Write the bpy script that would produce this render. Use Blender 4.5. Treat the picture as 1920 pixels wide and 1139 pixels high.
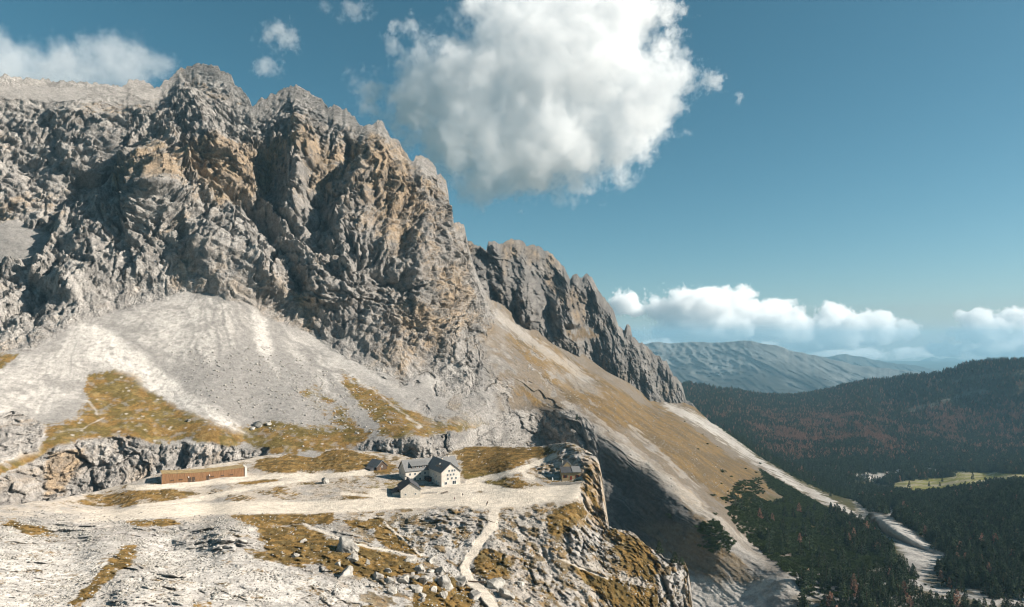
import bpy, bmesh, math, random
import numpy as np
from mathutils import Vector

for o in list(bpy.data.objects):
    bpy.data.objects.remove(o)
SC = bpy.context.scene
COL = SC.collection

# ------------------------------------------------------------------ camera, sky, sun, exposure
F = 1280.0            # focal length in photograph pixels (1920 wide)
CX, HY = 960.0, 640.0  # principal column and horizon row of the photograph
ZC = 100.0            # camera height; the hut plateau lies about 88 m below the lens

cam_d = bpy.data.cameras.new('camera')
cam_d.sensor_width = 36.0
cam_d.lens = 36.0 * F / 1920.0
cam_d.shift_y = (HY - 569.5) / 1920.0
cam_d.clip_start = 1.0
cam_d.clip_end = 200000.0
cam = bpy.data.objects.new('camera', cam_d)
COL.objects.link(cam)
cam.location = (0, 0, ZC)
cam.rotation_euler = (math.radians(90), 0, 0)
SC.camera = cam

SUN_EL, SUN_AZ = math.radians(30), math.radians(-6)      # azimuth measured from +X towards +Y
SDIR = Vector((math.cos(SUN_EL) * math.cos(SUN_AZ), math.cos(SUN_EL) * math.sin(SUN_AZ), math.sin(SUN_EL)))
W = bpy.data.worlds.new('World')
SC.world = W
W.use_nodes = True
wn, wl = W.node_tree.nodes, W.node_tree.links
wn.clear()
sky = wn.new('ShaderNodeTexSky')
sky.sky_type = 'NISHITA'
sky.sun_disc = False
sky.sun_elevation = SUN_EL
sky.sun_rotation = math.pi / 2 - SUN_AZ
sky.altitude = 2300
sky.air_density = 1.0
sky.dust_density = 4.0
sky.ozone_density = 2.0
hs = wn.new('ShaderNodeHueSaturation')
hs.inputs['Hue'].default_value = 0.464
hs.inputs['Saturation'].default_value = 1.17
hs.inputs['Value'].default_value = 0.94
bg = wn.new('ShaderNodeBackground')
bg.inputs['Strength'].default_value = 0.05
wo = wn.new('ShaderNodeOutputWorld')
wl.new(sky.outputs[0], hs.inputs['Color'])
wl.new(hs.outputs[0], bg.inputs[0])
wl.new(bg.outputs[0], wo.inputs[0])

sun_d = bpy.data.lights.new('sun', 'SUN')
sun_d.energy = 5.0
sun_d.angle = math.radians(0.5)
sun_d.color = (1.0, 0.93, 0.83)
sun = bpy.data.objects.new('sun', sun_d)
COL.objects.link(sun)
sun.rotation_euler = SDIR.to_track_quat('Z', 'Y').to_euler()
sun.location = (500, 0, 900)

SC.view_settings.view_transform = 'Standard'
SC.view_settings.look = 'None'
SC.view_settings.exposure = 1.0
SC.view_settings.gamma = 1.0
SC.view_settings.use_curve_mapping = False
SC.cycles.use_denoising = True
SC.cycles.filter_width = 1.15
SC.cycles.max_bounces = 18
SC.cycles.adaptive_threshold = 0.03
SC.cycles.diffuse_bounces = 1
SC.cycles.glossy_bounces = 2
SC.cycles.transmission_bounces = 2
SC.cycles.transparent_max_bounces = 6
SC.cycles.volume_bounces = 3
SC.cycles.caustics_reflective = False
SC.cycles.caustics_refractive = False

# ------------------------------------------------------------------ numpy noise
from concurrent.futures import ThreadPoolExecutor
POOL = ThreadPoolExecutor(4)
ACTIVE = None

def par(fn):
    """run a pointwise function over slices of its leading array arguments, four at a time"""
    def run(*a, **k):
        na = fn.narr
        arrs = np.broadcast_arrays(*[np.asarray(x, np.float32) for x in a[:na]])
        sh = arrs[0].shape
        if ACTIVE is not None and sh == ACTIVE.shape and na == 3:      # noise wanted on part of a sheet only
            r = run1([x[ACTIVE] for x in arrs], a[na:], k, (int(ACTIVE.sum()),))
            many = isinstance(r, tuple)
            full = []
            for v in (r if many else (r,)):
                f = np.full(sh, .5 if many else 0, np.float32)
                f[ACTIVE] = v
                full.append(f)
            return tuple(full) if many else full[0]
        return run1(arrs, a[na:], k, sh)
    def run1(arrs, rest, k, sh):
        if arrs[0].size < 20000:
            return fn(*arrs, *rest, **k)
        flat = [np.ascontiguousarray(x).ravel() for x in arrs]
        n = flat[0].size
        cuts = list(range(0, n, 16384)) + [n]
        res = list(POOL.map(lambda i: fn(*[f[cuts[i]:cuts[i + 1]] for f in flat], *rest, **k), range(len(cuts) - 1)))
        if isinstance(res[0], tuple):
            return tuple(np.concatenate([r[j] for r in res]).reshape(sh) for j in range(len(res[0])))
        return np.concatenate(res).reshape(sh)
    return run

def narr(k):
    def d(fn):
        fn.narr = k
        return par(fn)
    return d

def _hash(ix, iy, iz, seed):
    h = (ix.astype(np.uint32) * np.uint32(374761393) + iy.astype(np.uint32) * np.uint32(668265263)
         + iz.astype(np.uint32) * np.uint32(2147483647) + np.uint32((seed * 974634777) & 0xffffffff))
    h = (h ^ (h >> np.uint32(13))) * np.uint32(1274126177)
    h = (h ^ (h >> np.uint32(16))) * np.uint32(2246822519)
    return h ^ (h >> np.uint32(15))

_G = np.random.RandomState(5).normal(size=(256, 3)).astype(np.float32)
_G /= np.linalg.norm(_G, axis=1)[:, None]

@narr(3)
def perlin(x, y, z, seed=0):
    x, y, z = [np.asarray(a, np.float32) for a in (x, y, z)]
    x, y, z = np.broadcast_arrays(x, y, z)
    fx, fy, fz = np.floor(x), np.floor(y), np.floor(z)
    ix, iy, iz = fx.astype(np.int32), fy.astype(np.int32), fz.astype(np.int32)
    dx, dy, dz = x - fx, y - fy, z - fz
    u, v, w = [t * t * t * (t * (t * 6 - 15) + 10) for t in (dx, dy, dz)]
    def c(a, b, d):
        g = _G[_hash(ix + a, iy + b, iz + d, seed) & np.uint32(255)]
        return g[..., 0] * (dx - a) + g[..., 1] * (dy - b) + g[..., 2] * (dz - d)
    def lerp(a, b, t):
        return a + (b - a) * t
    x0 = lerp(lerp(c(0, 0, 0), c(1, 0, 0), u), lerp(c(0, 1, 0), c(1, 1, 0), u), v)
    x1 = lerp(lerp(c(0, 0, 1), c(1, 0, 1), u), lerp(c(0, 1, 1), c(1, 1, 1), u), v)
    return lerp(x0, x1, w) * 1.5

def fbm(x, y, z, oct=4, seed=0, gain=0.5):
    s, a, f = 0, 1.0, 1.0
    for i in range(oct):
        s = s + a * perlin(x * f, y * f, z * f, seed + i * 17)
        a *= gain
        f *= 2.03
    return s

def billow(x, y, z, oct=4, seed=0, gain=0.5):
    s, a, f, t = 0, 1.0, 1.0, 0
    for i in range(oct):
        s = s + a * np.abs(perlin(x * f, y * f, z * f, seed + i * 31))
        t += a
        a *= gain
        f *= 2.07
    return s / t * 2 - 0.5

def ridged(x, y, z, oct=4, seed=0, gain=0.5):
    s, a, f, t = 0, 1.0, 1.0, 0
    for i in range(oct):
        s = s + a * (1 - np.abs(perlin(x * f, y * f, z * f, seed + i * 23))) ** 2
        t += a
        a *= gain
        f *= 2.05
    return s / t

@narr(3)
def worley(x, y, z, seed=0):
    x, y, z = [np.asarray(a, np.float32) for a in (x, y, z)]
    fx, fy, fz = np.floor(x), np.floor(y), np.floor(z)
    ix, iy, iz = fx.astype(np.int32), fy.astype(np.int32), fz.astype(np.int32)
    f1 = np.full(x.shape, 9.0, np.float32)
    f2 = np.full(x.shape, 9.0, np.float32)
    cid = np.zeros(x.shape, np.float32)
    for a in (-1, 0, 1):
        for b in (-1, 0, 1):
            for d in (-1, 0, 1):
                h = _hash(ix + a, iy + b, iz + d, seed)
                px = fx + a + (h & np.uint32(1023)).astype(np.float32) / 1023
                py = fy + b + ((h >> np.uint32(10)) & np.uint32(1023)).astype(np.float32) / 1023
                pz = fz + d + ((h >> np.uint32(20)) & np.uint32(1023)).astype(np.float32) / 1023
                q = (px - x) ** 2 + (py - y) ** 2 + (pz - z) ** 2
                near = q < f1
                f2 = np.where(near, f1, np.minimum(f2, q))
                cid = np.where(near, (h & np.uint32(4095)).astype(np.float32) / 4095, cid)
                f1 = np.where(near, q, f1)
    return np.sqrt(f1), np.sqrt(f2), cid

def sstep(a, b, x):
    t = np.clip((x - a) / (b - a), 0, 1)
    return t * t * (3 - 2 * t)

# ------------------------------------------------------------------ survey helpers
class Field:
    """smooth log-distance surface through surveyed points (column, row, distance)"""
    def __init__(self, pts, smooth=0.002, c=0.35):
        p = np.array(pts, float)
        self.p = p[:, :2] / 100.0
        self.c = c
        n = len(p)
        r = np.sqrt(((self.p[:, None] - self.p[None]) ** 2).sum(-1) + c * c)
        A = np.zeros((n + 3, n + 3))
        A[:n, :n] = r + np.eye(n) * -smooth
        A[:n, n] = 1
        A[:n, n + 1:] = self.p
        A[n, :n] = 1
        A[n + 1:, :n] = self.p.T
        b = np.zeros(n + 3)
        b[:n] = np.log(p[:, 2])
        self.w = np.linalg.solve(A, b)
    def __call__(self, X, Y):
        n = len(self.p)
        sh = X.shape
        x, y = X.ravel() / 100.0, Y.ravel() / 100.0
        out = self.w[n] + self.w[n + 1] * x + self.w[n + 2] * y
        for i in range(n):
            out += self.w[i] * np.sqrt((x - self.p[i, 0]) ** 2 + (y - self.p[i, 1]) ** 2 + self.c ** 2)
        return np.exp(out).reshape(sh)

def zpt(px, py, zr):
    """a surveyed point given by its height below the lens"""
    return (px, py, zr * F / (HY - py))

def world(px, py, D):
    return np.stack([D * (px - CX) / F, D, ZC + D * (HY - py) / F], -1)

def project(P):
    P = np.asarray(P)
    return CX + P[..., 0] / P[..., 1] * F, HY - (P[..., 2] - ZC) / P[..., 1] * F

@narr(2)
def segdist(PX, PY, poly, closed=False):
    """distance, side (+ = right of travel seen in the image) and run 0..1 along a polyline"""
    best = np.full(PX.shape, 1e9, np.float32)
    side = np.zeros(PX.shape, np.float32)
    run = np.zeros(PX.shape, np.float32)
    q = list(poly) + ([poly[0]] if closed else [])
    L = [math.hypot(q[i + 1][0] - q[i][0], q[i + 1][1] - q[i][1]) for i in range(len(q) - 1)]
    tot, acc = sum(L), 0
    for i in range(len(q) - 1):
        ax, ay = q[i][:2]
        bx, by = q[i + 1][:2]
        l2 = max(L[i] ** 2, 1e-6)
        ax, ay, bx, by = [np.float32(v) for v in (ax, ay, bx, by)]
        t = np.clip(((PX - ax) * (bx - ax) + (PY - ay) * (by - ay)) / l2, 0, 1)
        dx, dy = PX - ax - t * (bx - ax), PY - ay - t * (by - ay)
        d = np.hypot(dx, dy)
        m = d < best
        best = np.where(m, d, best)
        cr = (bx - ax) * (PY - ay) - (by - ay) * (PX - ax)
        side = np.where(m, np.sign(cr), side)
        run = np.where(m, (acc + t * L[i]) / tot, run)
        acc += L[i]
    return best, side, run

@narr(2)
def inside(PX, PY, poly):
    c = np.zeros(PX.shape, bool)
    n = len(poly)
    j = n - 1
    for i in range(n):
        xi, yi = poly[i]
        xj, yj = poly[j]
        if yi != yj:
            k = ((yi > PY) != (yj > PY)) & (PX < (xj - xi) * (PY - yi) / (yj - yi) + xi)
            c ^= k
        j = i
    return c

def near_box(PX, PY, poly, pad):
    q = np.array([p[:2] for p in poly], float)
    lo, hi = q.min(0) - pad, q.max(0) + pad
    return (PX > lo[0]) & (PX < hi[0]) & (PY > lo[1]) & (PY < hi[1])

def area(PX, PY, poly, soft=10.0):
    """1 inside a surveyed outline, falling to 0 over `soft` outside it"""
    out = np.zeros(PX.shape, np.float32)
    m = near_box(PX, PY, poly, soft)
    if m.any():
        x, y = PX[m], PY[m]
        d, _, _ = segdist(x, y, poly, True)
        out[m] = sstep(-soft, soft, np.where(inside(x, y, poly), d, -d))
    return out

def line(PX, PY, poly, w, soft=None):
    soft = soft or w * 0.5
    out = np.zeros(PX.shape, np.float32)
    m = near_box(PX, PY, poly, w + soft)
    if m.any():
        d, _, _ = segdist(PX[m], PY[m], poly)
        out[m] = 1 - sstep(w - soft, w + soft, d)
    return out

def stroke(PX, PY, poly, amp, wl, wr):
    """a rib (amp>0, metres towards the valley) with its own falloff left and right of travel"""
    out = np.zeros(PX.shape, np.float32)
    m = near_box(PX, PY, poly, 3 * max(wl, wr))
    if m.any():
        d, s, run = segdist(PX[m], PY[m], poly)
        out[m] = amp * np.exp(-(d / np.where(s > 0, wr, wl)) ** 1.5)
    return out

def interp_poly(poly, x):
    p = np.array(poly, float)
    return np.interp(x, p[:, 0], p[:, 1])

def columns(poly, n, xmin, xmax, k=1.0):
    """columns spread by the run of the skyline so that steep edges stay crisp"""
    xs = np.linspace(xmin, xmax, 6000)
    ys = interp_poly(poly, xs)
    ds = np.sqrt(np.diff(xs) ** 2 + (k * np.diff(ys)) ** 2)
    s = np.concatenate([[0], np.cumsum(ds)])
    return np.interp(np.linspace(0, s[-1], n), s, xs)

# ------------------------------------------------------------------ mesh and object helpers
def mesh_np(name, verts, faces, col=None, smooth=True, quads=True):
    me = bpy.data.meshes.new(name)
    k = 4 if quads else 3
    nv, nf = len(verts), len(faces)
    me.vertices.add(nv)
    me.vertices.foreach_set('co', np.asarray(verts, np.float32).ravel())
    me.loops.add(nf * k)
    me.loops.foreach_set('vertex_index', np.asarray(faces, np.int32).ravel())
    me.polygons.add(nf)
    me.polygons.foreach_set('loop_start', np.arange(0, nf * k, k, dtype=np.int32))
    me.polygons.foreach_set('loop_total', np.full(nf, k, np.int32))
    me.polygons.foreach_set('use_smooth', np.full(nf, smooth, bool))
    me.update(calc_edges=True)
    if col is not None:
        a = me.color_attributes.new('Col', 'FLOAT_COLOR', 'POINT')
        c = np.ones((nv, 4), np.float32)
        c[:, :3] = col
        a.data.foreach_set('color', c.ravel())
    return me

def link(name, me, mat=None, parent=None):
    o = bpy.data.objects.new(name, me)
    COL.objects.link(o)
    if mat is not None and me is not None:
        me.materials.clear()
        me.materials.append(mat)
    if parent is not None:
        o.parent = parent
    return o

def tag(o, label=None, cat=None, group=None, kind=None):
    if label:
        o['label'] = label
    if cat:
        o['category'] = cat
    if group:
        o['group'] = group
    if kind:
        o['kind'] = kind
    return o

def grid_faces(R, C):
    i = np.arange(R * C).reshape(R, C)
    return np.stack([i[:-1, :-1], i[:-1, 1:], i[1:, 1:], i[1:, :-1]], -1).reshape(-1, 4)

def split_objects(parts, V, faces, col, mat):
    """cut one continuous ground sheet into named pieces along its own faces"""
    for name, sel, label, *mt in parts:
        f = faces[sel]
        if len(f) == 0:
            continue
        u, inv = np.unique(f.ravel(), return_inverse=True)
        o = link(name, mesh_np(name, V[u], inv.reshape(-1, 4), col[u]), mt[0] if mt else mat)
        tag(o, label=label, kind='structure')

def mix(a, b, t):
    t = np.clip(t, 0, 1)[..., None]
    return a * (1 - t) + np.asarray(b, np.float32) * t
# ------------------------------------------------------------------ materials
def new_mat(name):
    m = bpy.data.materials.new(name)
    m.use_nodes = True
    nt = m.node_tree
    nt.nodes.clear()
    out = nt.nodes.new('ShaderNodeOutputMaterial')
    return m, nt, out

def nd(nt, typ, **kw):
    n = nt.nodes.new(typ)
    for k, v in kw.items():
        if k.startswith('i_'):
            n.inputs[k[2:].replace('_', ' ')].default_value = v
        else:
            setattr(n, k, v)
    return n

def noise_node(nt, scale, detail=4, rough=0.6, coord='Object', vec=None):
    n = nd(nt, 'ShaderNodeTexNoise', i_Scale=scale, i_Detail=detail, i_Roughness=rough)
    if vec is None:
        tc = nt.nodes.new('ShaderNodeTexCoord')
        vec = tc.outputs[coord]
    nt.links.new(vec, n.inputs['Vector'])
    return n

def ground_mat(name, s1, s2, amt=0.5, bump=0.6, bdist=0.6):
    """albedo from the surveyed vertex colours, broken up by two grains of noise, with fine relief"""
    m, nt, out = new_mat(name)
    at = nd(nt, 'ShaderNodeAttribute', attribute_name='Col')
    tc = nt.nodes.new('ShaderNodeTexCoord')
    n1 = noise_node(nt, s1, 5, 0.65, vec=tc.outputs['Object'])
    n2 = noise_node(nt, s2, 3, 0.6, vec=tc.outputs['Object'])
    a = nd(nt, 'ShaderNodeMath', operation='ADD')
    nt.links.new(n1.outputs[0], a.inputs[0])
    nt.links.new(n2.outputs[0], a.inputs[1])
    r = nd(nt, 'ShaderNodeMapRange')
    r.inputs['From Min'].default_value = 0.65
    r.inputs['From Max'].default_value = 1.35
    r.inputs['To Min'].default_value = (1 - amt) * .87
    r.inputs['To Max'].default_value = (1 + amt) * .87
    nt.links.new(a.outputs[0], r.inputs[0])
    mul = nd(nt, 'ShaderNodeVectorMath', operation='SCALE')
    nt.links.new(at.outputs['Color'], mul.inputs[0])
    nt.links.new(r.outputs[0], mul.inputs['Scale'])
    b = nd(nt, 'ShaderNodeBump', i_Strength=bump, i_Distance=bdist)
    nt.links.new(a.outputs[0], b.inputs['Height'])
    d = nd(nt, 'ShaderNodeBsdfDiffuse', i_Roughness=0.6)
    nt.links.new(mul.outputs[0], d.inputs['Color'])
    nt.links.new(b.outputs[0], d.inputs['Normal'])
    nt.links.new(d.outputs[0], out.inputs[0])
    return m

def solid_mat(name, col, var=0.25, scale=3.0, rough=0.8, bump=0.0, bdist=0.05, metal=0.0, per_object=0.0, spec=0.3, stretch=None):
    m, nt, out = new_mat(name)
    p = nd(nt, 'ShaderNodeBsdfPrincipled')
    p.inputs['Roughness'].default_value = rough
    p.inputs['Metallic'].default_value = metal
    p.inputs['Specular IOR Level'].default_value = spec
    tc = nt.nodes.new('ShaderNodeTexCoord')
    vec = tc.outputs['Object']
    if stretch:
        mp = nd(nt, 'ShaderNodeMapping')
        mp.inputs['Scale'].default_value = stretch
        nt.links.new(vec, mp.inputs[0])
        vec = mp.outputs[0]
    n = noise_node(nt, scale, 4, 0.65, vec=vec)
    r = nd(nt, 'ShaderNodeMapRange')
    r.inputs['From Min'].default_value = 0.3
    r.inputs['From Max'].default_value = 0.7
    r.inputs['To Min'].default_value = 1 - var
    r.inputs['To Max'].default_value = 1 + var
    nt.links.new(n.outputs[0], r.inputs[0])
    fac = r.outputs[0]
    if per_object:
        oi = nt.nodes.new('ShaderNodeObjectInfo')
        r2 = nd(nt, 'ShaderNodeMapRange')
        r2.inputs['To Min'].default_value = 1 - per_object
        r2.inputs['To Max'].default_value = 1 + per_object
        nt.links.new(oi.outputs['Random'], r2.inputs[0])
        mm = nd(nt, 'ShaderNodeMath', operation='MULTIPLY')
        nt.links.new(fac, mm.inputs[0])
        nt.links.new(r2.outputs[0], mm.inputs[1])
        fac = mm.outputs[0]
    sc = nd(nt, 'ShaderNodeVectorMath', operation='SCALE')
    sc.inputs[0].default_value = col
    nt.links.new(fac, sc.inputs['Scale'])
    nt.links.new(sc.outputs[0], p.inputs['Base Color'])
    if bump:
        b = nd(nt, 'ShaderNodeBump', i_Strength=bump, i_Distance=bdist)
        nt.links.new(n.outputs[0], b.inputs['Height'])
        nt.links.new(b.outputs[0], p.inputs['Normal'])
    nt.links.new(p.outputs[0], out.inputs[0])
    return m

M_MOUNT = ground_mat('mountain_ground', 0.2, 0.6, 0.42, 1.0, 2.6)
M_SLOPE = ground_mat('slope_ground', 0.3, 1.1, 0.36, 0.7, 0.8)
M_FORE = ground_mat('plateau_ground', 0.35, 1.6, 0.40, 0.8, 0.6)
M_FAR = ground_mat('far_ground', 0.02, 0.1, 0.3, 0.6, 6.0)

ROCK = np.array((.375, .345, .315), np.float32)
ROCKD = np.array((.15, .14, .132), np.float32)
WARM = np.array((.43, .30, .175), np.float32)
SCREE = np.array((.49, .455, .415), np.float32)
SCREEG = np.array((.285, .265, .245), np.float32)
GOLD = np.array((.225, .138, .05), np.float32)
OLIVE = np.array((.135, .10, .036), np.float32)
PATH = np.array((.63, .55, .455), np.float32)
# ================================================================== the mountain flank
SKY1 = [(-160, 150), (-60, 146), (0, 143), (13, 144), (50, 148), (100, 153), (150, 155), (173, 160), (220, 163), (230, 167), (240, 153),
        (257, 150), (274, 155), (290, 167), (299, 167), (307, 153), (322, 145), (334, 132), (354, 125), (387, 122), (407, 127), (427, 140),
        (440, 160), (454, 170), (467, 187), (474, 200), (480, 197), (490, 186), (500, 190), (510, 180), (517, 178), (534, 167), (554, 163),
        (574, 172), (601, 187), (614, 200), (616, 203), (628, 201), (646, 206), (663, 222), (676, 238), (681, 239), (697, 236), (706, 228),
        (718, 231), (727, 250), (732, 259), (746, 264), (758, 282), (771, 303), (774, 304), (778, 297), (792, 293), (804, 299), (817, 317),
        (820, 331), (827, 329), (836, 338), (840, 359), (842, 380), (844, 412), (851, 419), (860, 417), (869, 422), (872, 433), (876, 456),
        (882, 480), (893, 512), (906, 545), (918, 562), (940, 570), (963, 590), (1003, 615), (1047, 633), (1077, 653), (1110, 677),
        (1137, 697), (1177, 717), (1213, 743), (1243, 753), (1275, 752), (1303, 764), (1333, 793), (1380, 817), (1420, 840), (1467, 867),
        (1513, 886), (1557, 908), (1613, 945), (1663, 978), (1720, 1010), (1790, 1045), (1850, 1062), (2000, 1090), (2080, 1100)]
BOT1 = [(-160, 965), (0, 965), (60, 955), (133, 945), (247, 925), (302, 905), (400, 890), (483, 875), (640, 862), (753, 870), (840, 872),
        (900, 880), (1000, 900), (1080, 930), (1110, 1000), (1130, 1060), (1200, 1120), (1270, 1180), (1300, 1190), (2080, 1190)]
pts1 = [
    # cliff band above the plateau, foot and rim
    (-160, 960, 320), (0, 946, 340), (60, 940, 370), (133, 930, 397), (247, 905, 425), (302, 885, 440), (400, 870, 452), (483, 857, 470),
    (640, 845, 490), (753, 855, 492), (830, 858, 505), (-160, 890, 335), (0, 885, 352), (109, 828, 415), (255, 817, 450), (400, 828, 465),
    (510, 835, 482), (600, 832, 492), (714, 822, 502), (780, 814, 507), (850, 812, 540),
    # scree cones and lower slope
    (0, 773, 430), (73, 800, 432), (160, 610, 575), (0, 700, 485), (0, 600, 560), (0, 500, 640), (-160, 700, 480), (-160, 500, 640),
    (200, 750, 490), (300, 760, 505), (350, 548, 660), (260, 600, 600), (420, 552, 668), (480, 800, 508), (450, 650, 600), (400, 720, 540),
    (600, 800, 522), (560, 720, 575), (700, 740, 600), (800, 790, 560), (880, 800, 590), (700, 690, 650), (590, 630, 680), (860, 745, 660),
    # gorge behind the knob and its bank
    (900, 825, 610), (950, 800, 700), (950, 850, 690), (1000, 840, 775), (960, 775, 740), (1020, 790, 800),
    (1060, 765, 810), (1090, 790, 785), (1160, 842, 745), (1238, 900, 712), (1350, 985, 668), (1480, 1080, 622),
    (1100, 880, 750), (1140, 985, 700), (1200, 1000, 690), (1300, 1060, 655), (1200, 900, 725), (1120, 1060, 680), (1250, 1100, 640),
    # long grassy slope to the right
    (1000, 700, 850), (1100, 740, 950), (1150, 740, 1080), (1250, 830, 930), (1300, 870, 900), (1400, 920, 980), (1400, 985, 760), (1500, 1000, 850),
    (1333, 795, 1720), (1290, 762, 1850), (1240, 755, 1700), (1213, 745, 1640), (1110, 679, 1420), (1003, 617, 1220), (940, 572, 1080), (910, 550, 1000),
    (1200, 770, 1180), (1420, 842, 1700), (1557, 910, 1500), (1480, 900, 1350), (1620, 950, 1240), (1560, 960, 1090),
    (1663, 982, 1020), (1720, 1014, 890), (1600, 1040, 770), (1700, 1050, 770), (1790, 1048, 790), (1500, 1110, 600), (1400, 1110, 620),
    (1600, 1110, 610), (1700, 1110, 650), (1850, 1080, 700), (2000, 1100, 680), (1900, 1139, 620), (1700, 1139, 600), (1500, 1160, 560), (1300, 1160, 600),
    (2080, 1190, 560), (1700, 1190, 540),
    # rock walls
    (876, 470, 960), (842, 360, 950), (840, 450, 880), (800, 310, 960), (800, 420, 870), (800, 560, 770), (860, 640, 780), (930, 660, 820),
    (760, 650, 710), (700, 560, 740), (620, 540, 740), (706, 232, 985), (700, 330, 910), (680, 430, 830), (600, 450, 830), (600, 330, 930),
    (554, 165, 1150), (600, 210, 1080), (520, 230, 1060), (480, 380, 880), (430, 300, 930), (387, 124, 1250), (400, 200, 1120), (330, 170, 1200),
    (330, 330, 900), (300, 250, 1000), (200, 200, 1020), (200, 300, 880), (0, 145, 950), (0, 220, 880), (0, 330, 760), (100, 165, 1000),
    (-160, 150, 900), (-160, 330, 720), (100, 400, 740), (0, 430, 680), (200, 450, 730), (300, 470, 730), (400, 450, 770), (500, 500, 760),
    (500, 560, 700), (100, 520, 640), (230, 540, 660), (230, 330, 890), (290, 360, 800),
]
fld1 = Field(pts1)
NC1, NR1 = 1150, 580
xs = columns(SKY1, NC1, -110, 2010, 0.8)
t = np.linspace(0, 1, NR1)[:, None]
yt = interp_poly(SKY1, xs)
# crag roughness of the skyline
rk = (xs < 935) * 1.0
yt = yt + rk * (5.0 * perlin(xs / 9, 0.5, 0.5, 3) - 4 * np.abs(perlin(xs / 5.5, .5, .5, 8)) + 3.0 * perlin(xs / 4.0, 0.5, 0.5, 4) - 3 * np.abs(perlin(xs / 16, 0.5, 2.5, 9)))
yb = interp_poly(BOT1, xs)
PX = np.broadcast_to(xs, (NR1, NC1)).copy()
PY = yb + (yt - yb) * t
gx, gy = np.meshgrid(np.linspace(-170, 2090, 380), np.linspace(100, 1210, 200))
gD = fld1(gx, gy)
k_ = (0.70 + 0.30 * sstep(560, 860, gx)) + 0.3 * sstep(520, 600, gy)
gD = np.where(gD > 640, 640 + (gD - 640) * np.clip(k_, 0, 1), gD)
def bilin(G, X, Y):
    u = (X + 170) / 2260 * 379
    v = (Y - 100) / 1110 * 199
    iu, iv = np.clip(u.astype(int), 0, 378), np.clip(v.astype(int), 0, 198)
    a, b = u - iu, v - iv
    return (G[iv, iu] * (1 - a) + G[iv, iu + 1] * a) * (1 - b) + (G[iv + 1, iu] * (1 - a) + G[iv + 1, iu + 1] * a) * b
D = bilin(gD, PX, PY)
P0 = world(PX, PY, D).astype(np.float32)
X0, Y0, Z0 = P0[..., 0], P0[..., 1], P0[..., 2]

# warped survey coordinates so that outlines are never clean
wx = 9 * fbm(X0 / 22, Y0 / 22, Z0 / 22, 3, 41)
wy = 7 * fbm(X0 / 22, Y0 / 22, Z0 / 22, 3, 77)
QX, QY = PX + wx, PY + wy

# ---- what is bare rock, scree, grass
ROCK_LOW = [(-200, 700), (0, 660), (60, 650), (120, 615), (160, 600), (195, 590), (260, 575), (350, 545), (420, 550), (470, 580), (590, 632), (690, 690),
            (760, 720), (800, 690), (850, 745), (900, 740), (905, 650), (930, 590), (905, 545), (880, 470), (880, 300), (820, 100), (-200, 60)]
rock = area(QX, QY, ROCK_LOW, 6)
TALUS_UP = [(-200, 395), (0, 412), (60, 425), (95, 440), (80, 480), (20, 490), (-200, 500)]
talus_up = area(QX, QY, TALUS_UP, 5)
TOPSNOW = [(-200, 158), (0, 158), (100, 160), (190, 172), (130, 195), (60, 190), (0, 185), (-200, 190)]
topsc = area(QX, QY, TOPSNOW, 8)
rock = rock * (1 - talus_up) * (1 - 0.8 * topsc)
CLIFF = [(-200, 905), (0, 897), (60, 868), (112, 832), (200, 822), (260, 822), (330, 836), (400, 834), (470, 842), (505, 840), (490, 862), (400, 880), (300, 892), (240, 925),
         (130, 950), (-200, 975)]
CLIFF2 = [(668, 836), (700, 828), (760, 822), (800, 822), (850, 812), (900, 798), (960, 770), (1000, 775), (1020, 860), (900, 880), (660, 880)]
CLIFF3 = [(-20, 775), (40, 770), (80, 800), (70, 845), (-20, 868)]
BANKROCK = [(1020, 772), (1070, 770), (1110, 800), (1130, 880), (1140, 1000), (1000, 900), (980, 830)]
cliff = np.maximum.reduce([area(QX, QY, CLIFF, 4), area(QX, QY, CLIFF2, 4), area(QX, QY, CLIFF3, 5), area(QX, QY, BANKROCK, 10)])
GULLYROCK = [(880, 560), (925, 640), (930, 700), (960, 760), (945, 800), (905, 780), (880, 700), (860, 640)]
rib_rock = area(QX, QY, GULLYROCK, 10) * 0.8
midrocks = np.maximum.reduce([area(QX, QY, [(840, 750), (900, 735), (930, 770), (900, 800), (850, 790)], 12) * .7,
                              area(QX, QY, [(1030, 690), (1110, 715), (1130, 740), (1060, 730)], 10) * .6])
patchy = sstep(.02, .3, fbm(X0 / 24, Y0 * .4 / 24, Z0 / 24, 4, 45, .6))
midrocks = np.maximum.reduce([midrocks, .85 * patchy * area(QX, QY, [(740, 715), (880, 640), (915, 600), (960, 680), (1010, 780), (900, 800), (800, 780)], 25),
                              .75 * sstep(.18, .4, fbm(X0 / 20, Y0 * .4 / 20, Z0 / 20, 4, 46, .6)) * area(QX, QY, [(930, 600), (1010, 640), (1150, 730), (1120, 760), (1030, 760), (960, 690)], 25)])
rocky = np.maximum.reduce([rock, cliff, rib_rock * (.4 + .6 * patchy), midrocks])

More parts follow.
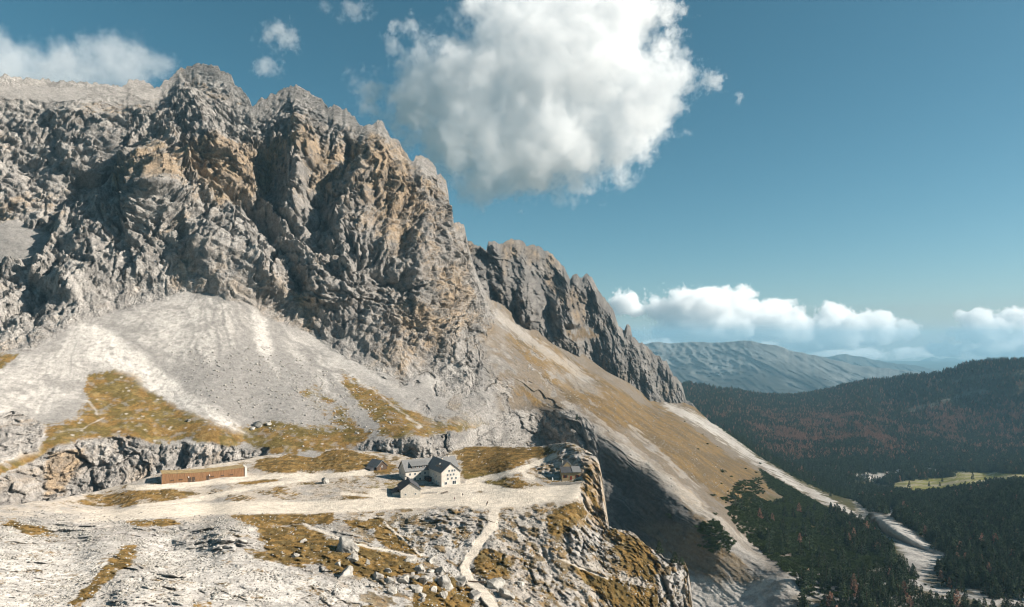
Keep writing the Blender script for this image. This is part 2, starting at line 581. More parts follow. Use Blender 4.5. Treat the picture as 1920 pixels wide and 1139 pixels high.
# ---- relief, in metres towards the valley
R = np.zeros(PX.shape, np.float32)
def rib(poly, amp, wl, wr):
    global R
    R = R + stroke(PX + 0.8 * wx, PY + 0.8 * wy, poly, amp * 0.62, wl, wr)
rib([(370, 200), (392, 240), (412, 290), (440, 330), (478, 372)], 55, 26, 110)         # great block, overhanging on its left
rib([(560, 240), (575, 290), (560, 340), (550, 400), (530, 460)], 55, 60, 22)
rib([(700, 250), (685, 300), (665, 350), (645, 420), (640, 480)], 45, 50, 18)
rib([(790, 310), (785, 380), (775, 460), (770, 540)], 40, 50, 22)
rib([(742, 300), (735, 370), (720, 440), (715, 500)], 22, 25, 12)
rib([(840, 360), (842, 430), (850, 500), (870, 560)], 26, 20, 14)
rib([(620, 210), (640, 240), (660, 260)], 26, 24, 12)
rib([(230, 320), (262, 330), (300, 345), (340, 362)], 42, 28, 40)                       # orange nose
rib([(310, 290), (325, 320), (335, 350)], 30, 22, 10)
rib([(380, 125), (352, 140), (330, 165)], 30, 40, 18)
rib([(262, 405), (250, 440), (255, 480)], 30, 40, 10)
rib([(160, 395), (220, 400), (300, 385)], 18, 30, 50)
rib([(360, 470), (380, 510), (420, 540)], 20, 40, 14)
rib([(470, 500), (500, 540), (560, 590)], 20, 50, 16)
rib([(130, 200), (220, 228), (300, 238), (360, 230)], 26, 60, 14)                       # rim of the shaded wall
rib([(500, 455), (620, 492), (720, 540), (830, 592)], -26, 26, 60)                      # sloping ledge
rib([(505, 300), (500, 370), (470, 420), (520, 470), (560, 540)], -55, 22, 30)          # main gully
rib([(620, 330), (600, 380), (590, 450)], -25, 16, 16)
rib([(660, 270), (650, 310)], -40, 14, 14)
rib([(60, 200), (120, 260), (190, 320), (230, 350)], -30, 40, 60)                       # shaded left couloir
rib([(0, 250), (60, 330), (160, 390)], -25, 30, 30)
rib([(735, 250), (760, 300), (765, 330)], -30, 9, 14)
rib([(110, 500), (75, 560), (60, 620)], -16, 12, 20)
low_in = sstep(0, 75, np.where(rock > .5, segdist(QX, QY, ROCK_LOW[1:17])[0], 0))
R = R + 30 * low_in * area(QX, QY, [(215, 345), (330, 352), (430, 400), (500, 452), (620, 492), (720, 540), (830, 592), (900, 640), (870, 780), (760, 750), (690, 720), (590, 665), (470, 610), (420, 580),
                           (350, 575), (195, 620), (60, 520), (120, 400)], 9)
R = R + 20 * area(QX, QY, [(90, 205), (220, 232), (330, 244), (380, 224), (450, 237), (530, 270), (600, 285), (560, 430), (480, 405), (330, 356), (215, 345), (130, 330)], 8)
R = R + 14 * area(QX, QY, [(560, 330), (700, 300), (780, 330), (835, 420), (860, 560), (820, 590), (720, 540), (620, 492), (560, 460)], 8)
R *= np.clip(rock + 0.15, 0, 1)
# gravel tongue crest and gully furrows on the right slope
rib([(1060, 770), (1090, 790), (1160, 842), (1238, 900), (1350, 985), (1480, 1080)], 16, 70, 30)
rib([(1130, 830), (1160, 900), (1200, 960), (1290, 1050)], -10, 30, 30)
rib([(905, 620), (925, 690), (945, 760)], 14, 24, 20)
rib([(1230, 800), (1290, 850), (1330, 900)], -9, 40, 30)

def fallstreak(px, py, ax, ay, seed):
    """streaks running down a cone from its apex"""
    th = np.arctan2(py - ay, px - ax)
    r = np.hypot(px - ax, py - ay)
    return perlin(th * 26, r / 170, 0.5, seed) + 0.5 * perlin(th * 70, r / 120, 0.5, seed + 1)
stL = fallstreak(QX, QY, 160, 560, 51)
stM = fallstreak(QX, QY, 390, 470, 52)
sa = (QX * 0.80 + QY * 0.60)
sb = (-QX * 0.60 + QY * 0.80)
stR = perlin(sb / 11, sa / 190, 0.5, 53) + 0.6 * perlin(sb / 4.5, sa / 110, 0.5, 54) + 0.5 * perlin(sb / 30, sa / 260, .5, 55)
Yr = Y0 * 0.15
ACTIVE = rocky > .004
tower = area(QX, QY, [(500, 160), (620, 190), (720, 220), (850, 330), (910, 560), (830, 610), (700, 540), (560, 480), (520, 380)], 45)
slab = 1 - tower
da, db = .84 * X0 - .54 * Z0, .54 * X0 + .84 * Z0            # along and across the bedding, which dips down the valley
jx = 9 * fbm(X0 / 26, Yr / 26, Z0 / 26, 4, 65, .6)
jz = 9 * fbm(X0 / 26, Yr / 26, Z0 / 26, 4, 67, .6)
near_k = np.clip(720 / D, 1, 1.9).astype(np.float32)
ua = ((da + jx) / 38 * slab + (X0 + jx) / 15 * tower) * near_k
ub = ((db + jz) / 14 * slab + (Z0 + jz) / 46 * tower) * near_k
rough = .25 + .75 * sstep(-.35, .5, fbm(X0 / 75, Yr / 75, Z0 / 75, 3, 69))
rough = rough * (1 - .62 * area(QX, QY, [(120, 400), (260, 385), (420, 440), (560, 560), (600, 640), (420, 550), (260, 570), (150, 520)], 40))
rough = rough * (1 - .4 * area(QX, QY, [(-150, 170), (120, 190), (300, 180), (330, 240), (200, 330), (60, 400), (-150, 420)], 30))
rough = np.where(cliff > .5, 1.0, rough).astype(np.float32)
w1, w2, cid = worley(X0 / 62 + 0.3 * wx / 9, Yr / 62, Z0 * .5 / 62, 11)
R1 = (0.55 - w1) * 22 * rock
w1b, w2b, cidb = worley(ua, Yr / 24, ub, 12)
R1 += ((cidb - .5) * 9 + (.5 - w1b) * 5) * rocky * (.5 + .5 * rough)
crack = np.exp(-(w2b - w1b) * 16)
R1 -= crack * 2.5 * rocky * rough
w1c, w2c, cidc = worley(ua * 2.6, Yr / 9, ub * 2.6, 13)
R1 += ((cidc - .5) * 3.4 + (.5 - w1c) * 1.6) * rocky * rough
crack2 = np.exp(-(w2c - w1c) * 12)
R1 -= crack2 * .8 * rocky * rough
R1 += (ridged(X0 / 8 * near_k, Yr / 8, Z0 / 11 * near_k, 4, 20, .6) - .6) * 4 * rocky * rough
R1 += billow(X0 / 55, Yr / 55, Z0 / 90, 3, 21) * 14 * rock
R1 += billow(X0 / 14, Yr / 14, Z0 / 20, 5, 22, 0.6) * 5.5 * rocky * rough
# straight joints cut through the walls
for sx, sz, sc_, sd in ((.94, .34, 23.0, 91), (.97, -.2, 37.0, 92), (.35, .93, 19.0, 93)):
    jq = (X0 * sx + Z0 * sz + jx * .35) / sc_ + .5 * perlin(X0 / 140, Yr / 60, Z0 / 140, sd)
    jf = np.abs(jq - np.floor(jq) - .5)
    on = sstep(-.1, .25, perlin(X0 / 55, Yr / 55, Z0 / 55, sd + 5))
    R1 -= np.clip(1 - jf / .06, 0, 1) * 4.5 * rock * on
    R1 += (np.floor(jq) % 2 - .5) * 3.0 * rock * on
# slab edges
q = (db + jx * 1.5 + 8 * perlin(X0 / 60, Yr / 60, Z0 / 60, 66)) / 15.0
R1 += ((q - np.floor(q)) ** 2 - .33) * 9.0 * rock * slab
# flutes and chimneys of the towers
R1 += (ridged((X0 + jx) / 11, Yr / 11, Z0 / 60, 3, 28) - .6) * 15 * rock * tower
R1 -= ridged((X0 + jx) / 21, Yr / 21, Z0 / 120, 2, 29) ** 7 * 16 * rock * tower
R1 -= ridged(da / 60, Yr / 60, db / 13, 3, 27) ** 5 * 10 * rock * slab
# vertical fluting of the low cliff band
R1 += (ridged(X0 / 13, Yr / 13, Z0 / 60, 3, 23) - 0.6) * 9 * cliff
fl = perlin(X0 / 26, Yr / 26, 0.5, 25)
R1 += fl * 7 * cliff
# open slopes: swales, rubble
slope = 1 - rocky
ACTIVE = slope > .004
R1 += perlin(X0 / 70, Y0 / 70, Z0 / 70, 31) * 4.0 * slope
R1 += billow(X0 / 16, Y0 / 16, Z0 / 16, 3, 32) * 1.2 * slope
R1 += billow(X0 / 7, Y0 / 7, Z0 / 7, 3, 33) * 1.3 * slope * (PX > 860)
R1 += np.where(PX > 900, stR * 1.6, np.where(PX < 300, stL, stM) * .12) * slope
rubb = area(QX, QY, [(330, 640), (480, 640), (640, 700), (720, 790), (560, 800), (460, 780), (380, 720)], 40)
rubb = np.maximum(rubb, 0.35 * slope)
w1d, _, cidd = worley(X0 / 3.4, Y0 / 3.4, Z0 / 3.4, 14)
stone = np.clip(0.42 - w1d, 0, 1) * (cidd > 0.80)
R1 += stone * 7.0 * rubb * slope
RT = R + R1 * (1 - .65 * (rock > .3) * (1 - low_in) * (1 - np.clip(cliff, 0, 1)))
edge = 1 - 0.88 * np.exp(-((1 - t) * 13) ** 2)
D1 = D - RT * edge * np.clip(D / 800, 0.6, 1.5) ** 0.5
D1 = np.maximum(D1, D * 0.8)
ray = P0 - np.array([0, 0, ZC], np.float32)
ray = ray / D[..., None]
du, dv_ = np.gradient(P0, axis=1), np.gradient(P0, axis=0)
nrm = np.cross(du, dv_)
nrm /= np.linalg.norm(nrm, axis=-1, keepdims=True) + 1e-9
nrm *= np.where((nrm * ray).sum(-1, keepdims=True) > 0, -1, 1)
amt = (D - D1)[..., None]
dirn = -ray * (1 - .55 * rock * edge)[..., None] + nrm * (.55 * rock * edge)[..., None]
V1 = P0 + dirn * amt

# ---- colours
c = np.broadcast_to(SCREEG, PX.shape + (3,)).copy()
# pale scree of the cones
coneL = area(QX, QY, [(150, 600), (190, 605), (260, 660), (350, 725), (440, 790), (470, 820), (420, 800), (300, 745), (215, 690), (165, 690), (150, 740), (75, 790),
                      (-50, 800), (-50, 690), (60, 665), (110, 640)], 8)
c = mix(c, SCREE * 0.95, coneL * np.clip(0.75 + 0.7 * stL, 0, 1))
white = np.maximum(area(QX, QY, [(150, 605), (185, 610), (300, 690), (360, 745), (470, 815), (440, 812), (330, 760), (215, 690), (170, 680)], 10),
                   area(QX, QY, [(0, 770), (50, 780), (80, 810), (70, 850), (0, 870)], 10) * .8)
c = mix(c, SCREE * 1.18, white * np.clip(.75 + .5 * stL + .4 * fbm(X0 / 9, Y0 / 9, Z0 / 9, 3, 86), 0, 1))
coneM = area(QX, QY, [(195, 600), (260, 580), (340, 548), (420, 552), (480, 590), (600, 650), (740, 760), (860, 850), (800, 830), (690, 790), (560, 680), (500, 620),
                      (510, 680), (545, 720), (520, 710), (470, 620), (400, 680), (370, 660), (330, 690), (260, 640)], 10)
c = mix(c, SCREE * 0.92, coneM * np.clip(0.55 + 1.0 * stM, 0, 1))
tongue = area(QX, QY, [(470, 580), (500, 600), (512, 650), (500, 672), (484, 660), (480, 620)], 6)
c = mix(c, SCREE * 1.1, tongue)
tongue2 = np.maximum(area(QX, QY, [(310, 560), (350, 550), (345, 650), (320, 680), (280, 640)], 12), area(QX, QY, [(352, 560), (375, 580), (400, 690), (385, 680)], 8))
c = mix(c, SCREE * 0.98, tongue2 * .8)
cn = np.maximum(coneL, coneM)
c = mix(c, SCREEG * .8, cn * sstep(0, .5, fbm(X0 / 22, Y0 / 22, Z0 / 22, 4, 87, .6)) * .6 * (1 - white))
c = mix(c, SCREEG * .75, cn * sstep(.2, .5, fbm(X0 / 4, Y0 / 4, Z0 / 4, 3, 88)) * .5)
# small debris fans under the walls
for fan in ([(790, 690), (850, 730), (830, 750), (800, 720)], [(560, 620), (700, 690), (760, 740), (640, 690)]):
    c = mix(c, SCREE * 0.9, area(QX, QY, fan, 14) * .8)
# right slope: warm pale gravel with golden and brown turf
right = area(QX, QY, [(880, 560), (930, 560), (1333, 780), (1700, 1010), (1480, 1100), (1100, 800), (940, 780)], 10)
c = mix(c, np.array((.195, .155, .115), np.float32), right)
c = mix(c, SCREE * 0.62, right * sstep(0.35, 0.9, stR) * .55)
c = mix(c, np.array((.19, .16, .13), np.float32), right * sstep(.1, .7, -stR) * .75)
c = mix(c, ROCKD * 1.3, right * sstep(.25, .6, fbm(X0 / 18, Y0 / 18, Z0 / 18, 4, 70)) * .6)
turf = np.maximum.reduce([
    area(QX, QY, [(930, 640), (1010, 640), (1130, 705), (1240, 760), (1330, 805), (1440, 900), (1400, 960), (1230, 860), (1060, 750)], 30) * .55,
    area(QX, QY, [(1000, 700), (1090, 690), (1200, 745), (1300, 800), (1420, 880), (1470, 960), (1400, 960), (1330, 930), (1230, 850), (1120, 770)], 22) * .95,
    area(QX, QY, [(1180, 830), (1300, 930), (1400, 1010), (1340, 985), (1230, 895)], 14) * .9,
    area(QX, QY, [(930, 690), (1010, 740), (1080, 790), (1000, 760)], 12) * .8,
    area(QX, QY, [(1290, 960), (1340, 1000), (1420, 1090), (1480, 1100), (1330, 1095), (1200, 1010), (1230, 960)], 16) * .5,
    area(QX, QY, [(1260, 745), (1310, 765), (1345, 800), (1310, 790)], 6) * .9])
turfn = turf + 0.6 * stR + 0.22 * fbm(X0 / 30, Y0 / 30, Z0 / 30, 3, 57)
tr = sstep(0.30, 0.62, turfn) * sstep(0.02, 0.2, turf)
tone = sstep(-0.35, 0.35, fbm(X0 / 45, Y0 / 45, Z0 / 45, 3, 58) + 0.3 * stR)
fine_r = perlin(X0 / 3, Y0 / 3, Z0 / 3, 84) + .6 * perlin(X0 / 7, Y0 / 7, Z0 / 7, 85)
tr = tr * np.clip(.8 + .5 * fine_r, 0, 1)
c = c * (1 - tr[..., None]) + (1 + .25 * fine_r)[..., None] * (np.array((.195, .125, .052), np.float32) * tone[..., None] + np.array((.125, .088, .046), np.float32) * (1 - tone[..., None])) * tr[..., None]
# pale debris runs
for pl, w, k in (([(1062, 755), (1090, 785), (1160, 835), (1250, 905), (1350, 985), (1420, 1040), (1500, 1085)], 11, .6),
                 ([(1250, 760), (1330, 800), (1420, 865), (1500, 912), (1580, 955), (1640, 985), (1700, 1025)], 7, 1.0),
                 ([(1300, 775), (1345, 800), (1420, 850)], 3, .8), ([(930, 590), (1010, 650), (1100, 710)], 8, .5),
                 ([(1180, 800), (1260, 870), (1310, 915)], 4, .5), ([(1100, 770), (1200, 850), (1330, 950)], 4, .4)):
    wv = w * (1 + 0.4 * perlin(sa / 40, 0.5, 0.5, 59))
    d_, _, run = segdist(QX, QY, pl)
    ww = w * (0.55 + 0.75 * run) if w > 10 else w
    c = mix(c, SCREE * 1.0, (1 - sstep(ww * .6, ww * 1.3, d_)) * k * np.clip(0.8 + 0.5 * stR, 0.2, 1))
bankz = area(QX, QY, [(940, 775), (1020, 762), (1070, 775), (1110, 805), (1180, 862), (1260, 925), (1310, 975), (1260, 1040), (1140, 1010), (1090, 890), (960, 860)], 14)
c = mix(c, np.array((.10, .095, .09), np.float32), bankz * np.clip(.85 + .5 * stR, .3, 1))  # dark gravel of the gorge bank, its shade also put into the colour
lowb = area(QX, QY, [(1200, 990), (1300, 975), (1340, 1010), (1440, 1090), (1330, 1095), (1230, 1060)], 16)
c = mix(c, np.array((.20, .165, .125), np.float32), lowb * sstep(-.3, .4, stR + fbm(X0 / 15, Y0 / 15, Z0 / 15, 3, 56)) * .8)
# golden turf at the foot of the cones
g = np.maximum.reduce([
    area(QX, QY, [(165, 700), (235, 690), (300, 745), (420, 800), (480, 818), (520, 840), (420, 838), (300, 826), (200, 826), (90, 832), (75, 800), (150, 785)], 14),
    area(QX, QY, [(-50, 872), (20, 862), (100, 822), (140, 828), (60, 868), (-50, 905)], 6) * 1.1,
    area(QX, QY, [(-50, 660), (0, 664), (48, 664), (0, 690), (-50, 700)], 6) * .9,
    area(QX, QY, [(440, 800), (520, 790), (600, 800), (700, 810), (680, 842), (520, 850), (460, 835)], 14),
    area(QX, QY, [(640, 700), (720, 745), (800, 780), (960, 815), (880, 812), (800, 822), (720, 825), (700, 790), (650, 730)], 14) * .95,
    area(QX, QY, [(560, 730), (600, 720), (680, 800), (640, 810)], 14) * .6,
    area(QX, QY, [(860, 760), (960, 815), (900, 812), (840, 790)], 12) * .8])
gn = g + 0.30 * fbm(X0 / 14, Y0 / 14, Z0 / 14, 4, 60) + 0.28 * np.where(PX < 330, stL, stM)
fine = perlin(X0 / 1.9, Y0 / 1.9, Z0 / 1.9, 63) + .6 * perlin(X0 / 4.5, Y0 / 4.5, Z0 / 4.5, 64)
gm = sstep(0.34, 0.66, gn + .30 * fine) * sstep(0.02, 0.3, g) * (1 - 0.85 * white)
tone = sstep(-0.3, 0.35, fbm(X0 / 15, Y0 / 15, Z0 / 15, 5, 61, .65) + .25 * fine)
gc = GOLD * .9 * tone[..., None] + OLIVE * (1 - tone[..., None])
gc = mix(gc, np.array((.36, .27, .13), np.float32), sstep(.1, .6, fbm(X0 / 9, Y0 / 9, Z0 / 9, 3, 62)) * .28)
gc = gc * (1 + .3 * fine)[..., None]
gc = mix(gc, SCREEG * .9, sstep(.25, .6, fbm(X0 / 6, Y0 / 6, Z0 / 6, 3, 82)) * .55)
c = c * (1 - gm[..., None]) + gc * gm[..., None]
c = mix(c, SCREE * .95, stone * 4 * slope * (gm > .3) * (cidd > .93))
# rock colour: grey, rusty in steep fresh faces, darker in cracks
ACTIVE = rocky > .004
steep = np.gradient(D1, axis=0) / (np.gradient(PY, axis=0) - 1e-6)          # small = steep wall
wall = 1 - sstep(0.1, 1.3, np.abs(steep))
ww = fbm(X0 / 60, Yr / 60, Z0 / 90, 3, 71)
warmzone = np.maximum.reduce([area(QX, QY, [(220, 330), (330, 330), (360, 300), (480, 260), (530, 280), (500, 380), (440, 400), (330, 380), (220, 380)], 20),
                              area(QX, QY, [(540, 280), (700, 240), (840, 320), (880, 440), (900, 600), (830, 620), (760, 480), (620, 430)], 30) * .55,
                              area(QX, QY, [(330, 130), (470, 200), (400, 200)], 10) * .6,
                              area(QX, QY, [(90, 850), (160, 840), (120, 920), (80, 930)], 10) * .8])
wm = sstep(0.0, 0.55, 0.75 * warmzone + 0.5 * ww + 0.25 * wall - 0.2 + 0.25 * fbm(X0 / 12, Yr / 12, Z0 / 18, 3, 72))
rc = np.broadcast_to(ROCK, PX.shape + (3,)) * (1 + 0.25 * (cidb - .5)[..., None])
slabz = area(QX, QY, [(60, 400), (215, 350), (330, 355), (430, 402), (500, 455), (600, 490), (600, 640), (420, 555), (350, 550), (195, 590), (60, 640), (-100, 650), (-100, 480)], 30)
pale = .75 * slabz + sstep(0.2, 0.8, 0.5 * fbm(X0 / 80, Yr / 80, Z0 / 80, 3, 73) + 0.5 * sstep(900, 0, PX + (PY - 300)))
rc = mix(rc, SCREE * .9, np.clip(pale, 0, 1) * .7)
rc = mix(rc, WARM, wm * 0.75)
rc = mix(rc, ROCKD, sstep(0.5, 0.9, ridged(ua * 1.3, Yr / 20, ub * .9, 3, 74)) * .55)
rc = mix(rc, ROCKD * .8, np.clip(crack * .3 + crack2 * .15, 0, .7))
flat = sstep(1.0, 2.6, np.abs(steep))
rc = mix(rc, SCREE * 0.8, flat * .55)
rc = mix(rc, GOLD, flat * sstep(0.1, .5, fbm(X0 / 30, Yr / 30, Z0 / 30, 3, 75)) * sstep(600, 800, PY + 0.2 * PX) * .6)
c = c * (1 - rocky[..., None]) + rc * rocky[..., None]
ACTIVE = None
# trodden trails on the cones
for pl, w in (([(0, 700), (60, 722), (120, 742), (160, 755), (180, 776)], 1.6), ([(195, 780), (160, 805), (110, 812)], 1.3), ([(640, 690), (720, 750), (790, 800)], 1.5)):
    c = mix(c, SCREE * 1.05, line(PX + .7 * wx, PY + .7 * wy, pl, w, 1.4) * np.clip(.55 + .5 * fbm(X0 / 12, Y0 / 12, Z0 / 12, 2, 83), 0, .8))
# forest floor low on the right
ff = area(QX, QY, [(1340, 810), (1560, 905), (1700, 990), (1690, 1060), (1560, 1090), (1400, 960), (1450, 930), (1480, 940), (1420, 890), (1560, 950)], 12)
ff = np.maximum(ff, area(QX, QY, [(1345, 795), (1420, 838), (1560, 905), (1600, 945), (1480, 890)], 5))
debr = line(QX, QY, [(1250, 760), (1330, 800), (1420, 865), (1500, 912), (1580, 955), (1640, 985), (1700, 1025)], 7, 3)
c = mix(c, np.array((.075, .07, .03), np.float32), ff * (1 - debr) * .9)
deb = np.maximum.reduce([area(QX, QY, [(1600, 935), (1640, 955), (1695, 988), (1775, 1040), (1745, 1068), (1708, 1052), (1665, 1008), (1610, 960)], 7),
                         area(QX, QY, [(1290, 1085), (1400, 1090), (1480, 1080), (1520, 1105), (1440, 1120), (1420, 1200), (1290, 1200)], 8),
                         area(QX, QY, [(1480, 1080), (1560, 1072), (1665, 1082), (1690, 1110), (1600, 1130), (1500, 1120)], 10) * .8,
                         line(QX, QY, [(1750, 1050), (1740, 1075), (1710, 1090), (1770, 1110), (1850, 1125), (1960, 1130)], 6, 3)])
c = mix(c, SCREE * 1.05, deb * np.clip(.75 + .7 * fbm(X0 / 12, Y0 / 12, Z0 / 12, 3, 81), .2, 1))
low = area(QX, QY, [(1500, 1070), (2010, 1090), (2010, 1200), (1480, 1200)], 20) * (1 - deb)
c = mix(c, np.array((.15, .12, .065), np.float32), low * .8)
c = mix(c, SCREE * .9, low * sstep(.05, .35, fbm(X0 / 14, Y0 / 14, Z0 / 14, 3, 89)) * .8)
c = c * (1 + 0.12 * fbm(X0 / 5, Y0 / 5, Z0 / 5, 2, 80))[..., None]
c = np.clip(c, 0.02, 0.85)

# back of the ridge, so the skyline has a mountain behind it
back = []
for dy, dz in ((4, -2.0), (18, -14), (70, -75), (220, -260)):
    b = V1[-1].copy()
    b[:, 1] += dy
    b[:, 2] += dz
    back.append(b)
VV = np.concatenate([V1] + [b[None] for b in back], 0)
cc = np.concatenate([c] + [c[-1:]] * len(back), 0)
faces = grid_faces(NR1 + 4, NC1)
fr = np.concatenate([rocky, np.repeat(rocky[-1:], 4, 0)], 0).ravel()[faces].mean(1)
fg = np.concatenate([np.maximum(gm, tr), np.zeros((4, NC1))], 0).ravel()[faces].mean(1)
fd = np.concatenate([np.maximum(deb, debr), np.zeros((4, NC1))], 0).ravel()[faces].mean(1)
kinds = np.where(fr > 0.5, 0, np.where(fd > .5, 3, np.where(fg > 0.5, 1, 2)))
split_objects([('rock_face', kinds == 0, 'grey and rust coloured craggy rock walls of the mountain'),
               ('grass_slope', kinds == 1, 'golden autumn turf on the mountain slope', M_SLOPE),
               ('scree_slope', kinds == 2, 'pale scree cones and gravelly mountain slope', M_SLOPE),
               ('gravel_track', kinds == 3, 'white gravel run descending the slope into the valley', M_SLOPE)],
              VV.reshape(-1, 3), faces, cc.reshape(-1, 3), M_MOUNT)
M1 = dict(PX=PX, PY=PY, V=V1)
# ================================================================== the second ridge, farther down the valley
SKY2 = [(800, 480), (845, 455), (876, 449), (887, 456), (911, 470), (915, 456), (927, 452), (938, 458), (950, 453), (966, 447), (978, 449), (987, 460), (1006, 460),
        (1027, 472), (1047, 488), (1059, 505), (1069, 523), (1080, 514), (1087, 521), (1101, 512), (1113, 523), (1119, 540), (1136, 562), (1150, 583),
        (1157, 604), (1160, 614), (1170, 620), (1175, 607), (1182, 612), (1186, 632), (1193, 635), (1213, 650), (1230, 667), (1253, 683), (1263, 703),
        (1277, 720), (1287, 747), (1300, 758), (1320, 785)]
BOT2 = [(800, 600), (900, 600), (940, 600), (1003, 645), (1110, 707), (1213, 770), (1300, 800), (1320, 810)]
pts2 = [(800, 480, 1250), (880, 455, 1250), (966, 450, 1500), (1060, 510, 1620), (1110, 520, 1700), (1160, 615, 1760), (1250, 685, 1900), (1290, 750, 2000),
        (900, 540, 1060), (940, 580, 1110), (1003, 620, 1260), (1047, 640, 1330), (1110, 680, 1450), (1177, 720, 1590), (1243, 756, 1740), (1303, 775, 1900),
        (960, 520, 1250), (1040, 570, 1380), (1100, 620, 1480), (1180, 670, 1640), (900, 620, 1000), (1110, 720, 1380), (1213, 790, 1600)]
fld2 = Field(pts2)
NC2, NR2 = 400, 210
xs = columns(SKY2, NC2, 800, 1320, 0.8)
yt = interp_poly(SKY2, xs) + 4.0 * perlin(xs / 7, .5, .5, 103) + 3.0 * perlin(xs / 3.5, .5, .5, 104)
yb = interp_poly(BOT2, xs)
t = np.linspace(0, 1, NR2)[:, None]
PX = np.broadcast_to(xs, (NR2, NC2)).copy()
PY = yb + (yt - yb) * t
D = fld2(PX, PY)
P0 = world(PX, PY, D).astype(np.float32)
X0, Y0, Z0 = P0[..., 0], P0[..., 1], P0[..., 2]
wx = 6 * fbm(X0 / 40, Y0 / 40, Z0 / 40, 3, 141)
R = np.zeros(PX.shape, np.float32)
Yr = Y0 * .15
QX, QY = PX + wx, PY
for pl, amp, wl_, wr_ in (([(1060, 505), (1065, 560), (1075, 600), (1078, 650)], 70, 40, 16), ([(965, 450), (985, 500), (985, 560), (990, 600)], 60, 40, 18),
                          ([(925, 455), (945, 520), (950, 560)], 40, 30, 14), ([(1105, 515), (1125, 570), (1140, 620), (1150, 680)], 55, 35, 18),
                          ([(1160, 620), (1190, 660), (1215, 710), (1230, 740)], 45, 30, 16), ([(1245, 690), (1262, 720), (1275, 750)], 40, 24, 12),
                          ([(1025, 475), (1020, 530), (1030, 600)], -50, 16, 18), ([(1095, 560), (1105, 630), (1110, 670)], -45, 14, 18),
                          ([(900, 470), (915, 520), (930, 560)], -40, 12, 16), ([(1040, 575), (1052, 610), (1055, 640)], 50, 22, 22)):
    R += stroke(QX, QY, pl, amp * 1.4, wl_, wr_)
w1, w2, cid = worley(X0 / 75, Yr / 75, Z0 * .5 / 75, 111)
R += (0.55 - w1) * 90
w1b, _, cidb = worley(X0 / 26, Yr / 30, Z0 / 50, 112)
R += (0.55 - w1b) * 22 + (cidb - .5) * 26
R += billow(X0 / 22, Yr / 22, Z0 / 34, 5, 122, .6) * 28
R -= ridged(X0 / 30, Yr / 30, Z0 / 70, 3, 127) ** 3 * 20
w1c, w2c, cidc = worley(X0 / 10, Yr / 11, Z0 / 20, 113)
R += (.5 - w1c) * 9 + (cidc - .5) * 10 + billow(X0 / 9, Yr / 9, Z0 / 12, 3, 123, .6) * 9
ramp = area(QX, QY, [(1060, 612), (1120, 615), (1135, 632), (1070, 640)], 6)
R *= 1 - 0.7 * ramp
edge = (1 - 0.8 * np.exp(-((1 - t) * 14) ** 2))
D2 = D - R * edge
V2 = world(PX, PY, D2)
c = np.broadcast_to(ROCK * 0.7, PX.shape + (3,)) * (1 + .3 * (cidb - .5)[..., None])
c = mix(c, WARM * .9, sstep(0.05, .7, fbm(X0 / 60, Yr / 60, Z0 / 110, 3, 171)) * .6)
c = mix(c, ROCKD, sstep(.4, .8, ridged(X0 / 25, Yr / 25, Z0 / 70, 3, 174)) * .6)
c = mix(c, ROCKD * .8, np.exp(-(w2c - w1c) * 10) * .5)
c = mix(c, GOLD * .7, ramp * .7 * sstep(-.4, .2, fbm(X0 / 20, Y0 / 20, Z0 / 20, 3, 176)))
low = sstep(.55, .0, t) * sstep(-.1, .3, fbm(X0 / 40, Yr / 40, Z0 / 40, 3, 175)) * sstep(1000, 1200, PX)
c = mix(c, np.array((.20, .13, .06), np.float32), low * .5)
back = []
for dy, dz in ((5, -3.0), (25, -20), (90, -100), (260, -320)):
    b = V2[-1].copy()
    b[:, 1] += dy
    b[:, 2] += dz
    back.append(b)
VV = np.concatenate([V2] + [b[None] for b in back], 0)
cc = np.clip(np.concatenate([c] + [c[-1:]] * 4, 0), .02, .8)
o = link('rock_ridge', mesh_np('rock_ridge', VV.reshape(-1, 3), grid_faces(NR2 + 4, NC2), cc.reshape(-1, 3)), M_MOUNT)
tag(o, label='serrated grey rock ridge beyond the main wall', kind='structure')
# ================================================================== the wooded valley and its far rim
SKYV = [(1180, 730), (1240, 727), (1290, 722), (1330, 726), (1400, 737), (1450, 741), (1500, 742), (1540, 735), (1560, 731), (1590, 722), (1620, 716), (1660, 712),
        (1700, 705), (1760, 701), (1790, 693), (1810, 683), (1830, 680), (1870, 677), (1900, 676), (1920, 675), (1980, 672), (2150, 668)]
ptsV = [(1180, 730, 3700), (1290, 722, 3600), (1400, 737, 3500), (1500, 742, 3600), (1560, 731, 3700), (1620, 716, 3600), (1700, 705, 3400), (1760, 701, 3200),
        (1810, 684, 3100), (1870, 677, 3000), (1920, 675, 2900), (2150, 668, 2700),
        (1700, 1100, 690), (1900, 1100, 690), (2100, 1110, 650), (1800, 1045, 800), (1900, 1000, 900), (1920, 948, 1050), (1800, 955, 1110), (1650, 965, 1050),
        (1700, 945, 1240), (1920, 912, 1260), (2100, 900, 1150), (1750, 931, 1390), (1830, 919, 1350), (1650, 945, 1350),
        (1700, 908, 1640), (1620, 905, 1700), (1850, 892, 1740), (1950, 890, 1750), (1750, 885, 1900), (1620, 888, 1830), (1500, 880, 1900), (1400, 842, 2100), (1560, 905, 1650),
        (1900, 850, 2200), (1500, 800, 2600), (1900, 780, 2650), (1350, 770, 2700), (1600, 760, 2950), (1800, 755, 2850), (1700, 820, 2450), (1250, 760, 2900),
        (1180, 800, 2500), (1300, 860, 2000), (1500, 1000, 1050), (1600, 1040, 850), (1500, 1100, 720), (2100, 780, 2500), (1880, 720, 2800), (1760, 725, 3000),
        (1650, 740, 3250), (1400, 1120, 700), (1700, 1180, 600), (2100, 1180, 580), (1400, 1180, 620)]
fldV = Field(ptsV, 0.01)
